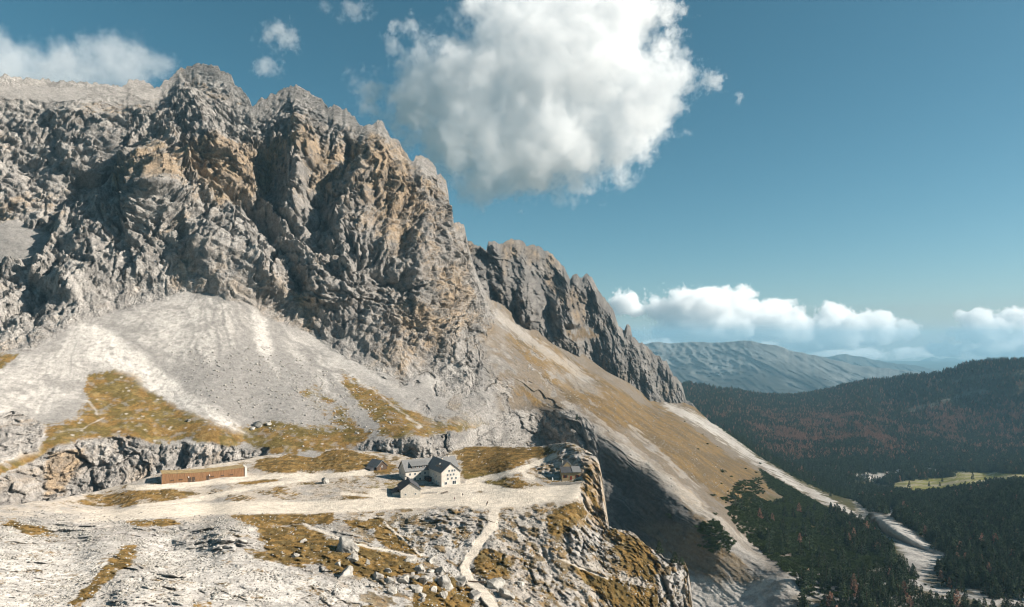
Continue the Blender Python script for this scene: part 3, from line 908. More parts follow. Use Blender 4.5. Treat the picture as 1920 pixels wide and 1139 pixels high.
NCV, NRV = 330, 300
xs = np.linspace(1185, 2120, NCV)
yt = interp_poly(SKYV, xs) + 1.0 * perlin(xs / 14, .5, .5, 203)
yb = np.full_like(xs, 1185)
t = np.linspace(0, 1, NRV)[:, None] ** 0.8
PX = np.broadcast_to(xs, (NRV, NCV)).copy()
PY = yb + (yt - yb) * t
D = fldV(PX, PY)
edg = np.interp(PX, [p[0] for p in SKY1], [p[1] for p in SKY1])
D = D * (1 + .3 * sstep(0, 70, PY - edg))
P0 = world(PX, PY, D)
X0, Y0, Z0 = [P0[..., i].astype(np.float32) for i in range(3)]
wx = 8 * fbm(X0 / 60, Y0 / 60, .5, 3, 241)
QX, QY = PX + wx * 0.7, PY + wx * 0.25
MEADOW = [(1672, 908), (1720, 900), (1790, 893), (1750, 889), (1690, 887), (1740, 882), (1830, 886), (1920, 888), (1980, 889), (1960, 899), (1860, 903), (1800, 913), (1720, 922), (1680, 916)]
CLEAR = [(1595, 893), (1630, 889), (1690, 885), (1720, 884), (1700, 890), (1668, 897), (1650, 905), (1620, 902)]
mead = area(QX, QY, MEADOW, 2.5)
clear = area(QX, QY, CLEAR, 3)
GRAVEL_LINE = [(1560, 905), (1590, 918), (1613, 945)]
DEBRIS = [(1630, 950), (1690, 985), (1778, 1040), (1770, 1060), (1745, 1080), (1705, 1070), (1655, 1015)]
bare = area(QX, QY, DEBRIS, 5) + area(QX, QY, [(1660, 955), (1680, 952), (1690, 968), (1670, 975)], 4)
scar = np.maximum.reduce([line(QX, QY, [(1700, 775), (1760, 755), (1800, 742), (1850, 735)], 5), line(QX, QY, [(1820, 730), (1780, 752), (1740, 768)], 4),
                          line(QX, QY, [(1330, 776), (1380, 772), (1400, 768)], 2), line(QX, QY, [(1340, 730), (1362, 735)], 3), line(QX, QY, [(1740, 722), (1830, 706), (1920, 700)], 5) * .6])
V = P0.copy()
V[..., 2] += 5 * fbm(X0 / 160, Y0 / 160, .5, 3, 251) * (1 - np.maximum(mead, clear))
c = np.broadcast_to(np.array((.07, .065, .035), np.float32), PX.shape + (3,))
c = mix(c, np.array((.12, .085, .05), np.float32), sstep(-.2, .5, fbm(X0 / 120, Y0 / 120, .5, 3, 252)))
c = mix(c, np.array((.25, .235, .075), np.float32), mead)
c = mix(c, np.array((.42, .36, .24), np.float32), mead * sstep(-.05, .35, fbm(X0 / 60, Y0 / 18, .5, 3, 253)))
c = mix(c, SCREE * 1.0, np.maximum(clear * .8, np.clip(bare, 0, 1)))
c = mix(c, np.array((.40, .37, .33), np.float32), np.clip(scar, 0, 1) * .3)
V = np.concatenate([V] + [(V[-1] + np.array([0, dy, dz]))[None] for dy, dz in ((30, -15), (300, -250))], 0)
cc = np.concatenate([c, c[-1:], c[-1:]], 0)
faces = grid_faces(NRV + 2, NCV)
fm = np.concatenate([mead, np.zeros((2, NCV))], 0).ravel()[faces].mean(1) > .5
split_objects([('valley_meadow', fm, 'pale green meadow on the valley floor'), ('forest_floor', ~fm, 'dark forest floor of the valley and its far rim')],
              V.reshape(-1, 3), faces, cc.reshape(-1, 3), M_FAR)
VAL = dict(PX=PX, PY=PY, V=V[:NRV], keep=1 - .96 * np.clip(np.maximum.reduce([mead, clear, bare, scar * .6]), 0, 1))

# ---- the ground going on under everything to the horizon
def disc(name, r0, r1, z0, z1):
    n = 96
    a = np.linspace(0, 2 * math.pi, n, endpoint=False)
    rs = np.geomspace(r0, r1, 24)
    zz = np.interp(np.log(rs), [math.log(r0), math.log(r1)], [z0, z1])
    v = np.array([[r * math.cos(x), r * math.sin(x), z + 60 * perlin(np.float32(r / 4000 * math.cos(x)), np.float32(r / 4000 * math.sin(x)), np.float32(.5), 9) * (r > 6000)] for r, z in zip(rs, zz) for x in a])
    v[:, 1] = np.maximum(v[:, 1], -8500)
    i = np.arange(24 * n).reshape(24, n)
    j = np.roll(i, -1, 1)
    f = np.stack([i[:-1], j[:-1], j[1:], i[1:]], -1).reshape(-1, 4)
    col = np.broadcast_to(np.array((.06, .065, .04), np.float32), (len(v), 3))
    o = link(name, mesh_np(name, v, f, col), M_FAR)
    return tag(o, label='wooded low ground reaching to the horizon', kind='structure')
disc('ground', 5, 30500, ZC - 620, ZC - 760)

# ================================================================== far ranges
def far_range(name, label, sky, foot, D0, D1, nc, nr, amp, colA, colB, seed, fs, skew=.55, cliff_to=0):
    xs = np.linspace(sky[0][0], sky[-1][0], nc)
    yt = interp_poly(sky, xs) + 1.6 * perlin(xs / 11, .5, .5, seed) + 1.0 * perlin(xs / 4, .5, .5, seed + 1)
    t = np.linspace(0, 1, nr)[:, None]
    PX = np.broadcast_to(xs, (nr, nc))
    PY = foot + (yt - foot) * t
    D = D0 + (D1 - D0) * t + 0 * PX
    P = world(PX, PY, D)
    X, Y, Z = [P[..., i].astype(np.float32) for i in range(3)]
    # spurs and ravines run down from the crest, below a cliff line
    sh = X + skew * (Z - Z.max()) + fs * .5 * fbm(X / fs, Y / (4 * fs), Z / fs, 3, seed + 8)
    r = ridged(sh / fs, Y / (fs * 9), Z / (fs * 6), 4, seed + 2, .6) - .5
    r += 0.22 * (ridged(sh / (fs * .28), Y / fs, Z / (fs * 1.5), 4, seed + 3, .6) - .5)
    cl = sstep(.52, .60, t + .10 * fbm(X / (fs * 2), Y / fs, .5, 3, seed + 7)) * (1 - sstep(cliff_to - 120, cliff_to, PX))
    r = r - cl * 1.0 + cl * .9 * (ridged(X / (fs * .35), Y / fs, Z / (fs * 3), 3, seed + 4) - .3)
    P = world(PX, PY, D - r * amp * (0.25 + 0.75 * np.sin(np.clip(t, 0, 1) * math.pi)))
    k = sstep(.45, .75, t + .25 * fbm(X / fs, Y / fs, Z / fs, 3, seed + 5))
    c = mix(np.broadcast_to(np.asarray(colA, np.float32), PX.shape + (3,)), colB, k)
    c = c * (1 + .5 * fbm(X / (fs * .6), Y / fs, Z / (fs * .5), 4, seed + 6))[..., None]
    P = np.concatenate([P] + [(P[-1] + np.array([0, dy, dz]))[None] for dy, dz in ((60, -40), (600, -500), (2500, -1800))], 0)
    c = np.clip(np.concatenate([c, c[-1:], c[-1:], c[-1:]], 0), .02, .7)
    o = link(name, mesh_np(name, P.reshape(-1, 3), grid_faces(nr + 3, nc), c.reshape(-1, 3)), M_FAR)
    return tag(o, label=label, kind='structure')

far_range('far_mountain', 'hazy blue mountain with a pale cliff line across the valley',
          [(1080, 668), (1150, 652), (1205, 646), (1230, 641), (1260, 645), (1300, 641), (1330, 643), (1380, 640), (1405, 639), (1430, 645), (1460, 648), (1490, 660), (1530, 667),
           (1570, 677), (1610, 686), (1650, 690), (1700, 695), (1750, 702), (1800, 712), (1900, 740)], 775, 7200, 10500, 320, 110, 420,
          (.055, .052, .042), (.17, .17, .16), 301, 420, .75, 1480)
far_range('distant_mountain', 'pale blue mountain shoulder right of the cliff line',
          [(1480, 690), (1530, 672), (1560, 668), (1585, 664), (1610, 668), (1640, 675), (1680, 682), (1720, 686), (1760, 695), (1820, 715)], 745, 12500, 15500, 160, 50, 1000,
          (.06, .06, .05), (.09, .09, .08), 331, 600)
far_range('remote_peaks', 'faint peaks on the horizon at the right',
          [(1640, 700), (1700, 688), (1735, 673), (1750, 669), (1765, 673), (1790, 670), (1810, 676), (1835, 675), (1860, 670), (1880, 674), (1930, 668), (1990, 672), (2060, 665), (2150, 672)],
          735, 24000, 28000, 160, 40, 1500, (.08, .08, .07), (.12, .12, .11), 351, 1200)
# ================================================================== the hut plateau and the near slope
SKYF = [(-160, 945), (0, 948), (33, 947), (60, 940), (87, 940), (133, 930), (173, 923), (247, 905), (302, 886), (367, 876), (400, 871), (460, 862), (483, 856), (560, 848),
        (640, 842), (670, 845), (714, 848), (753, 853), (774, 860), (830, 857), (854, 842), (887, 837), (938, 837), (976, 839), (1021, 837), (1042, 833), (1063, 830),
        (1081, 834), (1095, 842), (1104, 848), (1116, 855), (1121, 865), (1124, 889), (1128, 925), (1134, 967), (1137, 985), (1146, 988), (1163, 994), (1186, 997),
        (1213, 1024), (1233, 1034), (1246, 1047), (1266, 1051), (1283, 1054), (1289, 1069), (1291, 1093), (1293, 1140), (1296, 1240)]
ptsF = [zpt(200, 965, -88), zpt(400, 955, -88), zpt(560, 950, -88), zpt(700, 945, -88), zpt(860, 935, -88), zpt(940, 935, -89), zpt(300, 908, -84), zpt(458, 893, -84),
        zpt(380, 900, -84), zpt(420, 920, -86), zpt(250, 930, -86), zpt(400, 876, -80), zpt(302, 890, -81), zpt(848, 912, -88), zpt(740, 930, -88), zpt(790, 897, -87), zpt(700, 880, -84), zpt(600, 880, -84), zpt(620, 915, -86), zpt(540, 895, -84),
        (640, 842, 486), (753, 853, 486), (830, 857, 492), (938, 837, 530), (1021, 837, 505), (1063, 830, 482), (1095, 842, 468), (1121, 865, 452), (1124, 889, 440), (1128, 925, 424),
        (1136, 967, 402), (1137, 985, 396), (1163, 994, 398), (1233, 1034, 400), (1283, 1054, 398), (1293, 1139, 385), (1110, 870, 440),
        zpt(1075, 908, -88), zpt(1040, 908, -88), zpt(1000, 930, -89), zpt(1085, 925, -89), (1060, 868, 450), (1010, 880, 450), (950, 870, 455), zpt(930, 900, -87),
        (1105, 940, 405), (1112, 985, 388), zpt(860, 950, -89), zpt(700, 958, -89), zpt(960, 960, -92), (930, 985, 345), (900, 1020, 325), (870, 1060, 308), (880, 1090, 295), (920, 1139, 275),
        (930, 1220, 245), (1000, 1000, 350), (1040, 960, 372), (1050, 1050, 338), (1080, 1000, 362), (1100, 1090, 335), (1200, 1100, 358), (1000, 1139, 290), (1150, 1139, 330), (1200, 1040, 380), (1240, 1090, 375),
        (800, 975, 345), (840, 985, 338), (760, 1000, 328), (650, 1040, 287), (550, 1000, 312), (800, 1090, 280), (800, 1110, 270), (700, 1100, 262), (600, 1139, 226), (420, 990, 306), (400, 1060, 252), (300, 1139, 192),
        (330, 990, 312), (330, 1030, 280), (150, 1050, 243), (0, 1139, 177), (0, 1000, 272), (0, 950, 330), (100, 950, 342), (200, 1000, 285), (250, 1070, 230),
        (-160, 940, 320), (-160, 1139, 170), (-160, 1250, 130), (0, 1250, 132), (300, 1250, 145), (600, 1250, 180), (1000, 1250, 235), (1293, 1250, 330), (1150, 1250, 280)]
fldF = Field(ptsF)
NCF, NRF = 860, 330
xs = columns(SKYF, NCF, -110, 1296, 1.0)
yt = interp_poly(SKYF, xs)
yt = yt + sstep(990, 1060, xs) * (2.2 * perlin(xs / 5, .5, .5, 403) + 1.5 * perlin(xs / 2.4, .5, .5, 404))
yb = np.full_like(xs, 1245.0)
t = np.linspace(0, 1, NRF)[:, None]
PX = np.broadcast_to(xs, (NRF, NCF)).copy()
PY = yb + (yt - yb) * t
gx, gy = np.meshgrid(np.linspace(-170, 1310, 300), np.linspace(810, 1260, 120))
gDF = fldF(gx, gy)
def bilF(X, Y):
    u = (np.asarray(X) + 170) / 1480 * 299
    v = (np.asarray(Y) - 810) / 450 * 119
    iu, iv = np.clip(u.astype(int), 0, 298), np.clip(v.astype(int), 0, 118)
    a, b = u - iu, v - iv
    return (gDF[iv, iu] * (1 - a) + gDF[iv, iu + 1] * a) * (1 - b) + (gDF[iv + 1, iu] * (1 - a) + gDF[iv + 1, iu + 1] * a) * b
D = bilF(PX, PY)
P0 = world(PX, PY, D).astype(np.float32)
X0, Y0, Z0 = P0[..., 0], P0[..., 1], P0[..., 2]
wx = 7 * fbm(X0 / 11, Y0 / 11, Z0 / 11, 4, 441)
wy = 4 * fbm(X0 / 11, Y0 / 11, Z0 / 11, 4, 477)
QX, QY = PX + wx, PY + wy

# ---- paths
PATHS = [([(60, 972), (200, 967), (330, 958), (450, 952), (560, 952), (660, 949), (760, 942), (850, 938), (940, 936)], 12),
         ([(330, 960), (260, 950), (380, 935), (470, 915), (560, 900), (690, 885)], 4.0),
         ([(240, 915), (330, 912), (460, 898), (520, 893), (600, 893), (690, 886)], 5.0),
         ([(880, 925), (876, 905), (885, 902), (930, 893), (980, 880), (1010, 868), (1040, 856)], 5.0),
         ([(868, 922), (900, 912), (960, 925), (1030, 930)], 8), ([(890, 940), (980, 935), (1075, 922)], 15), ([(978, 882), (985, 892), (1000, 897)], 4),
         ([(700, 925), (740, 938), (800, 925), (870, 915)], 9),
         ([(930, 950), (922, 985), (905, 1010), (885, 1040), (870, 1065), (880, 1090), (905, 1110), (930, 1145), (950, 1200)], 9.5),
         ([(570, 983), (640, 1012), (700, 1028), (780, 1042)], 2.2), ([(725, 985), (760, 1015), (790, 1040)], 2.0), ([(640, 925), (690, 930), (730, 938)], 3),
         ([(1045, 1045), (1090, 1065), (1140, 1085)], 2.0)]
path = np.zeros(PX.shape, np.float32)
for pl, w in PATHS:
    path = np.maximum(path, line(PX + .35 * wx, PY + .35 * wy, pl, w, max(1.5, w * .25)))
path = np.clip(path * 1.15 - .35 * (1 - np.abs(path * 2 - 1)) * (1 + perlin(X0 / 1.6, Y0 / 1.6, Z0 / 1.6, 442)), 0, 1)
path = path * (sstep(60, 300, PX + 60 * perlin(X0 / 14, Y0 / 14, .5, 440)))
# ---- turf
TURF = [([(480, 862), (560, 848), (640, 842), (690, 850), (745, 862), (700, 885), (620, 884), (520, 890), (470, 880)], .9, 8),
        ([(850, 845), (890, 838), (1020, 838), (1050, 845), (1000, 858), (960, 880), (920, 898), (870, 900), (868, 870)], 1.1, 5),
        ([(895, 905), (960, 893), (985, 900), (990, 915), (960, 925), (920, 925)], .8, 6),
        ([(430, 965), (560, 958), (630, 960), (620, 985), (560, 985), (480, 990), (440, 975)], 1.0, 7),
        ([(480, 985), (570, 985), (640, 1015), (770, 1045), (800, 1065), (790, 1080), (700, 1085), (640, 1080), (600, 1060), (530, 1060), (500, 1035)], 1.05, 10),
        ([(700, 985), (735, 985), (765, 1015), (790, 1045), (735, 1035), (705, 1010)], 1.05, 5),
        ([(645, 975), (720, 970), (720, 990), (660, 995)], .8, 6),
        ([(760, 1085), (850, 1080), (900, 1110), (890, 1145), (850, 1180), (780, 1150)], .95, 10),
        ([(880, 1040), (910, 1025), (950, 1040), (960, 1080), (930, 1095), (890, 1075)], .85, 8),
        ([(1025, 965), (1060, 945), (1090, 940), (1105, 960), (1080, 985), (1050, 1010), (1025, 1000)], .95, 8),
        ([(1050, 1040), (1090, 1060), (1140, 1080), (1230, 1100), (1240, 1150), (1170, 1150), (1100, 1100)], .9, 12),
        ([(1135, 990), (1200, 1005), (1240, 1050), (1230, 1100), (1150, 1060)], .9, 14),
        ([(1090, 915), (1118, 920), (1128, 965), (1110, 950)], .8, 6),
        ([(180, 925), (300, 912), (380, 925), (300, 955), (150, 950), (100, 945)], .75, 10),
        ([(400, 932), (500, 920), (640, 900), (700, 905), (560, 915), (440, 945)], .6, 8),
        ([(450, 900), (530, 896), (520, 906), (440, 912)], .9, 4), ([(650, 930), (730, 930), (720, 944), (650, 940)], .8, 5),
        ([(200, 975), (330, 972), (345, 985), (280, 990)], .8, 6), ([(20, 975), (80, 985), (120, 1010), (60, 1005), (0, 985)], .8, 6),
        ([(230, 1025), (262, 1020), (255, 1050), (190, 1105), (150, 1139), (120, 1139), (175, 1085)], .85, 8),
        ([(360, 1125), (400, 1125), (390, 1150), (360, 1150)], .8, 6), ([(450, 1025), (520, 1035), (530, 1060), (480, 1050)], .7, 8),
        ([(700, 870), (745, 868), (730, 890), (700, 888)], .9, 5)]
g = np.zeros(PX.shape, np.float32)
for poly, k, s in TURF:
    g = np.maximum(g, k * area(QX, QY, poly, s))
g = np.maximum(g, .40 * (1 - sstep(950, 985, PY)) * sstep(80, 200, PX))
g = np.maximum(g, .34 * sstep(430, 620, PX))
g = np.maximum(g, .26)
gn = g + .34 * fbm(X0 / 9, Y0 / 9, Z0 / 9, 4, 460) - .9 * path
fine = perlin(X0 / 1.1, Y0 / 1.1, Z0 / 1.1, 463) + .6 * perlin(X0 / 2.6, Y0 / 2.6, Z0 / 2.6, 464)
gm = sstep(.40, .66, gn + .26 * fine) * sstep(.02, .25, g)
tuft = sstep(.22, .4, fbm(X0 / 7, Y0 / 7, Z0 / 7, 4, 461) + .12 * sstep(940, 1000, PY)) * (1 - path) * sstep(600, 700, PX)
gm = np.maximum(gm, tuft * .8)
# ---- rock outcrops
CRAG = [([(1035, 850), (1063, 832), (1095, 845), (1120, 862), (1136, 985), (1105, 985), (1090, 930), (1098, 880), (1075, 862), (1040, 870), (1020, 880), (1015, 868)], 1.0, 4),
        ([(1050, 990), (1100, 985), (1136, 995), (1130, 1040), (1080, 1050), (1050, 1030)], 1.0, 8),
        ([(1210, 1030), (1285, 1055), (1296, 1150), (1260, 1150), (1225, 1100)], 1.0, 8), ([(1138, 985), (1165, 992), (1170, 1020), (1145, 1025)], .9, 4),
        ([(800, 955), (860, 952), (915, 960), (905, 990), (860, 1010), (830, 990), (800, 970)], .9, 8),
        ([(320, 1010), (400, 985), (470, 1000), (478, 1025), (420, 1032), (330, 1020)], 1.0, 6),
        ([(190, 1139), (230, 1085), (290, 1060), (350, 1070), (370, 1139), (340, 1200), (200, 1200)], 1.0, 10),
        ([(60, 960), (150, 965), (200, 985), (170, 1000), (90, 975)], .7, 8), ([(940, 970), (1010, 960), (1060, 1080), (1090, 1139), (1040, 1139), (985, 1060)], .5, 14),
        ([(1000, 872), (1040, 865), (1045, 890), (1015, 888)], .9, 4), ([(700, 990), (830, 960), (850, 1010), (800, 1040), (740, 1010)], .4, 14)]
rk = np.zeros(PX.shape, np.float32)
for poly, k, s in CRAG:
    rk = np.maximum(rk, k * area(QX, QY, poly, s))
rk *= 1 - path
# ---- relief
flatw = 1 - np.clip(path, 0, 1)
hutpad = np.maximum.reduce([area(PX, PY, [(715, 880), (880, 878), (885, 925), (715, 945)], 12), area(PX, PY, [(290, 870), (475, 865), (475, 905), (290, 918)], 8),
                            area(PX, PY, [(1030, 885), (1100, 885), (1095, 915), (1030, 915)], 6)])
flatw *= 1 - hutpad
near = sstep(950, 1000, PY)
R = billow(X0 / 16, Y0 / 16, Z0 / 16, 4, 421) * 3.2 * near * flatw
w1g, w2g, cidg = worley(X0 / 6 + .3 * wx / 7, Y0 / 9, Z0 / 3.5, 414)
hump = sstep(-.12, .3, fbm(X0 / 24, Y0 / 24, Z0 / 24, 3, 426)) * near * flatw
R += ((cidg - .5) * 2.6 - np.exp(-(w2g - w1g) * 10) * 1.4) * hump
R += perlin(X0 / 35, Y0 / 35, Z0 / 35, 422) * 2.5 * near * flatw
w1, _, cid = worley(X0 / 9, Y0 / 9, Z0 * .8 / 9, 411)
R += (.55 - w1) * 6.0 * rk
w1, _, cidb = worley(X0 / 3.6, Y0 / 3.6, Z0 / 3.6, 412)
R += (.5 - w1) * 2.4 * np.maximum(rk, .12 * near * flatw)
R += (ridged(X0 / 7, Y0 / 7, Z0 / 16, 4, 423) - .6) * 5.5 * np.maximum(rk, .2 * sstep(950, 1100, PX) * near * flatw)
bank = area(QX, QY, [(940, 960), (1040, 950), (1060, 1060), (1110, 1139), (980, 1139), (930, 1060), (925, 1010)], 15) + area(QX, QY, [(700, 985), (850, 960), (920, 975), (880, 1035), (800, 1045)], 15)
R += (ridged(X0 / 5, Y0 / 5, Z0 / 9, 3, 424) - .6) * 2.4 * np.clip(bank, 0, 1) * flatw * (1 - gm * .6)
R += 7 * area(QX, QY, [(335, 1022), (400, 992), (460, 1000), (472, 1022), (420, 1030)], 22) + 8 * area(QX, QY, [(195, 1150), (235, 1095), (290, 1072), (345, 1080), (365, 1150)], 26) + 5 * area(QX, QY, [(70, 975), (150, 968), (195, 988), (160, 1000)], 16)
R += gm * (0.4 + 1.0 * fbm(X0 / 3, Y0 / 3, Z0 / 3, 3, 425) + .35 * fine) * flatw
w1s, _, cids = worley(X0 / 1.5, Y0 / 1.5, Z0 / 1.5, 413)
stone = np.clip(.45 - w1s, 0, 1) * (cids > .55)
peb = flatw * near * (1 - gm) * np.clip(1.2 - rk, 0, 1)
R += stone * 2.4 * peb
D1 = D - R * 1.3 * np.clip(D / 300, .5, 1.2) * (1 - .6 * np.exp(-((1 - t) * 20) ** 2) * (xs < 1000))
VF = world(PX, PY, D1)
# ---- colours
c = np.broadcast_to(SCREE * .98, PX.shape + (3,)).copy()
c = mix(c, np.array((.44, .375, .305), np.float32), (1 - sstep(960, 1010, PY)) * .8)
c = mix(c, SCREEG * 1.05, sstep(-.15, .5, fbm(X0 / 14, Y0 / 14, Z0 / 14, 4, 430)) * .75)
c = mix(c, ROCK * (.8 + .5 * cidg)[..., None], hump * .8)
c = mix(c, ROCKD, hump * np.exp(-(w2g - w1g) * 10) * .7)
c = mix(c, SCREE * 1.3, (.4 + .6 * sstep(-.3, .3, fbm(X0 / 5, Y0 / 5, Z0 / 5, 4, 436))) * area(QX, QY, [(-100, 1010), (120, 1030), (240, 1030), (190, 1080), (120, 1139), (-100, 1200)], 25) * .7)
c = mix(c, SCREE * 1.3, (.4 + .6 * sstep(-.3, .3, fbm(X0 / 5, Y0 / 5, Z0 / 5, 4, 437))) * area(QX, QY, [(250, 1010), (330, 1010), (420, 1050), (620, 1090), (760, 1139), (380, 1139), (360, 1070), (290, 1040)], 20) * .7)
c = mix(c, np.array((.42, .355, .29), np.float32), sstep(850, 1000, PX) * near * .55)
c = mix(c, ROCKD * 1.1, np.clip(.28 - w1s, 0, 1) * 0 + sstep(.55, .9, ridged(X0 / 4, Y0 / 4, Z0 / 6, 3, 431)) * .4 * near * (1 - path))
rc = np.broadcast_to(ROCK * 1.15, PX.shape + (3,)) * (1 + .35 * (cidb - .5)[..., None])
rc = mix(rc, WARM * 1.0, area(QX, QY, [(1090, 860), (1125, 865), (1138, 985), (1110, 985), (1095, 930)], 6) * .75)
rc = mix(rc, ROCKD, sstep(.5, .85, ridged(X0 / 5, Y0 / 5, Z0 / 14, 3, 432)) * .6)
rc = mix(rc, SCREE, area(QX, QY, [(190, 1139), (230, 1085), (290, 1060), (470, 1000), (370, 1139)], 15) * .6)
c = c * (1 - rk[..., None]) + rc * rk[..., None]
tone = sstep(-.3, .3, fbm(X0 / 6, Y0 / 6, Z0 / 6, 5, 433, .65) - .12 * sstep(960, 1040, PY))
gc = GOLD * 1.0 * tone[..., None] + np.array((.11, .075, .03), np.float32) * (1 - tone[..., None])
green = area(QX, QY, [(690, 905), (760, 905), (740, 935), (700, 925)], 10) + area(QX, QY, [(870, 890), (930, 890), (950, 905), (900, 920), (880, 905)], 10)
gc = mix(gc, np.array((.36, .27, .13), np.float32), sstep(.15, .6, fbm(X0 / 5, Y0 / 5, Z0 / 5, 3, 462)) * .28)
gc = mix(gc, np.array((.16, .13, .04), np.float32), np.clip(green, 0, 1) * .7)
c = c * (1 - gm[..., None]) + gc * gm[..., None]
c = mix(c, SCREE * 1.1, stone * 5 * (gm > .4) * (cids > .96) * flatw)
c = mix(c, PATH * (1 + .1 * fbm(X0 / 8, Y0 / 8, .5, 3, 434))[..., None], path * (.82 + .3 * fbm(X0 / 5, Y0 / 5, .5, 3, 438)))
c = np.clip(c * (1 + .1 * fbm(X0 / 2.2, Y0 / 2.2, Z0 / 2.2, 2, 435))[..., None], .02, .85)
back = []
for dy, dz in ((1.5, -1.0), (5, -9), (14, -40), (30, -130)):
    b = VF[-1].copy()
    sel = xs > 845
    b[:, 1] += np.where(sel, dy, dy * 1.0)
    b[:, 0] += np.where(xs > 1060, dy * .6, 0)
    b[:, 2] += dz
    back.append(b)
VV = np.concatenate([VF] + [b[None] for b in back], 0)
cc = np.concatenate([c] + [c[-1:]] * 4, 0)
faces = grid_faces(NRF + 4, NCF)
pad = lambda a: np.concatenate([a, np.repeat(a[-1:], 4, 0)], 0).ravel()[faces].mean(1)
fp, fr, fg = pad(path), pad(rk), pad(gm)
kinds = np.where(fp > .5, 3, np.where(fr > .5, 0, np.where(fg > .5, 1, 2)))
split_objects([('rock_outcrop', kinds == 0, 'grey and ochre rock outcrops of the promontory'), ('plateau_turf', kinds == 1, 'golden brown turf of the hut plateau'),
               ('stony_ground', kinds == 2, 'white stony ground before the huts'), ('gravel_path', kinds == 3, 'pale gravel paths linking the huts')],
              VV.reshape(-1, 3), faces, cc.reshape(-1, 3), M_FORE)
PLAT = dict(PX=PX, PY=PY, V=VF, gm=gm, path=path, rk=rk, peb=peb)
# ================================================================== air
def box_mesh(name, lo, hi):
    x0, y0, z0 = lo
    x1, y1, z1 = hi
    v = [(x0, y0, z0), (x1, y0, z0), (x1, y1, z0), (x0, y1, z0), (x0, y0, z1), (x1, y0, z1), (x1, y1, z1), (x0, y1, z1)]
    f = [(0, 3, 2, 1), (4, 5, 6, 7), (0, 1, 5, 4), (1, 2, 6, 5), (2, 3, 7, 6), (3, 0, 4, 7)]
    me = bpy.data.meshes.new(name)
    me.from_pydata(v, [], f)
    return me
ZTOP = float(max(V1[..., 2].max(), V2[..., 2].max())) + 20
m, nt, out = new_mat('haze')
pv = nd(nt, 'ShaderNodeVolumePrincipled')
pv.inputs['Color'].default_value = (0.34, 0.62, 0.80, 1)
pv.inputs['Density'].default_value = 4.2e-5
pv.inputs['Anisotropy'].default_value = 0.0
nt.links.new(pv.outputs[0], out.inputs['Volume'])
HZ = link('haze', box_mesh('haze', (-31500, -9000, ZC - 1100), (31500, 31500, ZTOP)), m)
tag(HZ, label='thin blue mountain haze filling the air', kind='stuff')
# ================================================================== clouds, above and beyond the haze
def math_n(nt, op, a, b=None, c=None, clamp=False):
    n = nd(nt, 'ShaderNodeMath', operation=op)
    n.use_clamp = clamp
    for i, v in enumerate((a, b, c)):
        if v is None:
            continue
        if isinstance(v, (int, float)):
            n.inputs[i].default_value = v
        else:
            nt.links.new(v, n.inputs[i])
    return n.outputs[0]

def vmath(nt, op, a, b=None):
    n = nd(nt, 'ShaderNodeVectorMath', operation=op)
    for i, v in enumerate((a, b)):
        if v is None:
            continue
        if isinstance(v, (tuple, list)):
            n.inputs[i].default_value = v
        else:
            nt.links.new(v, n.inputs[i])
    return n

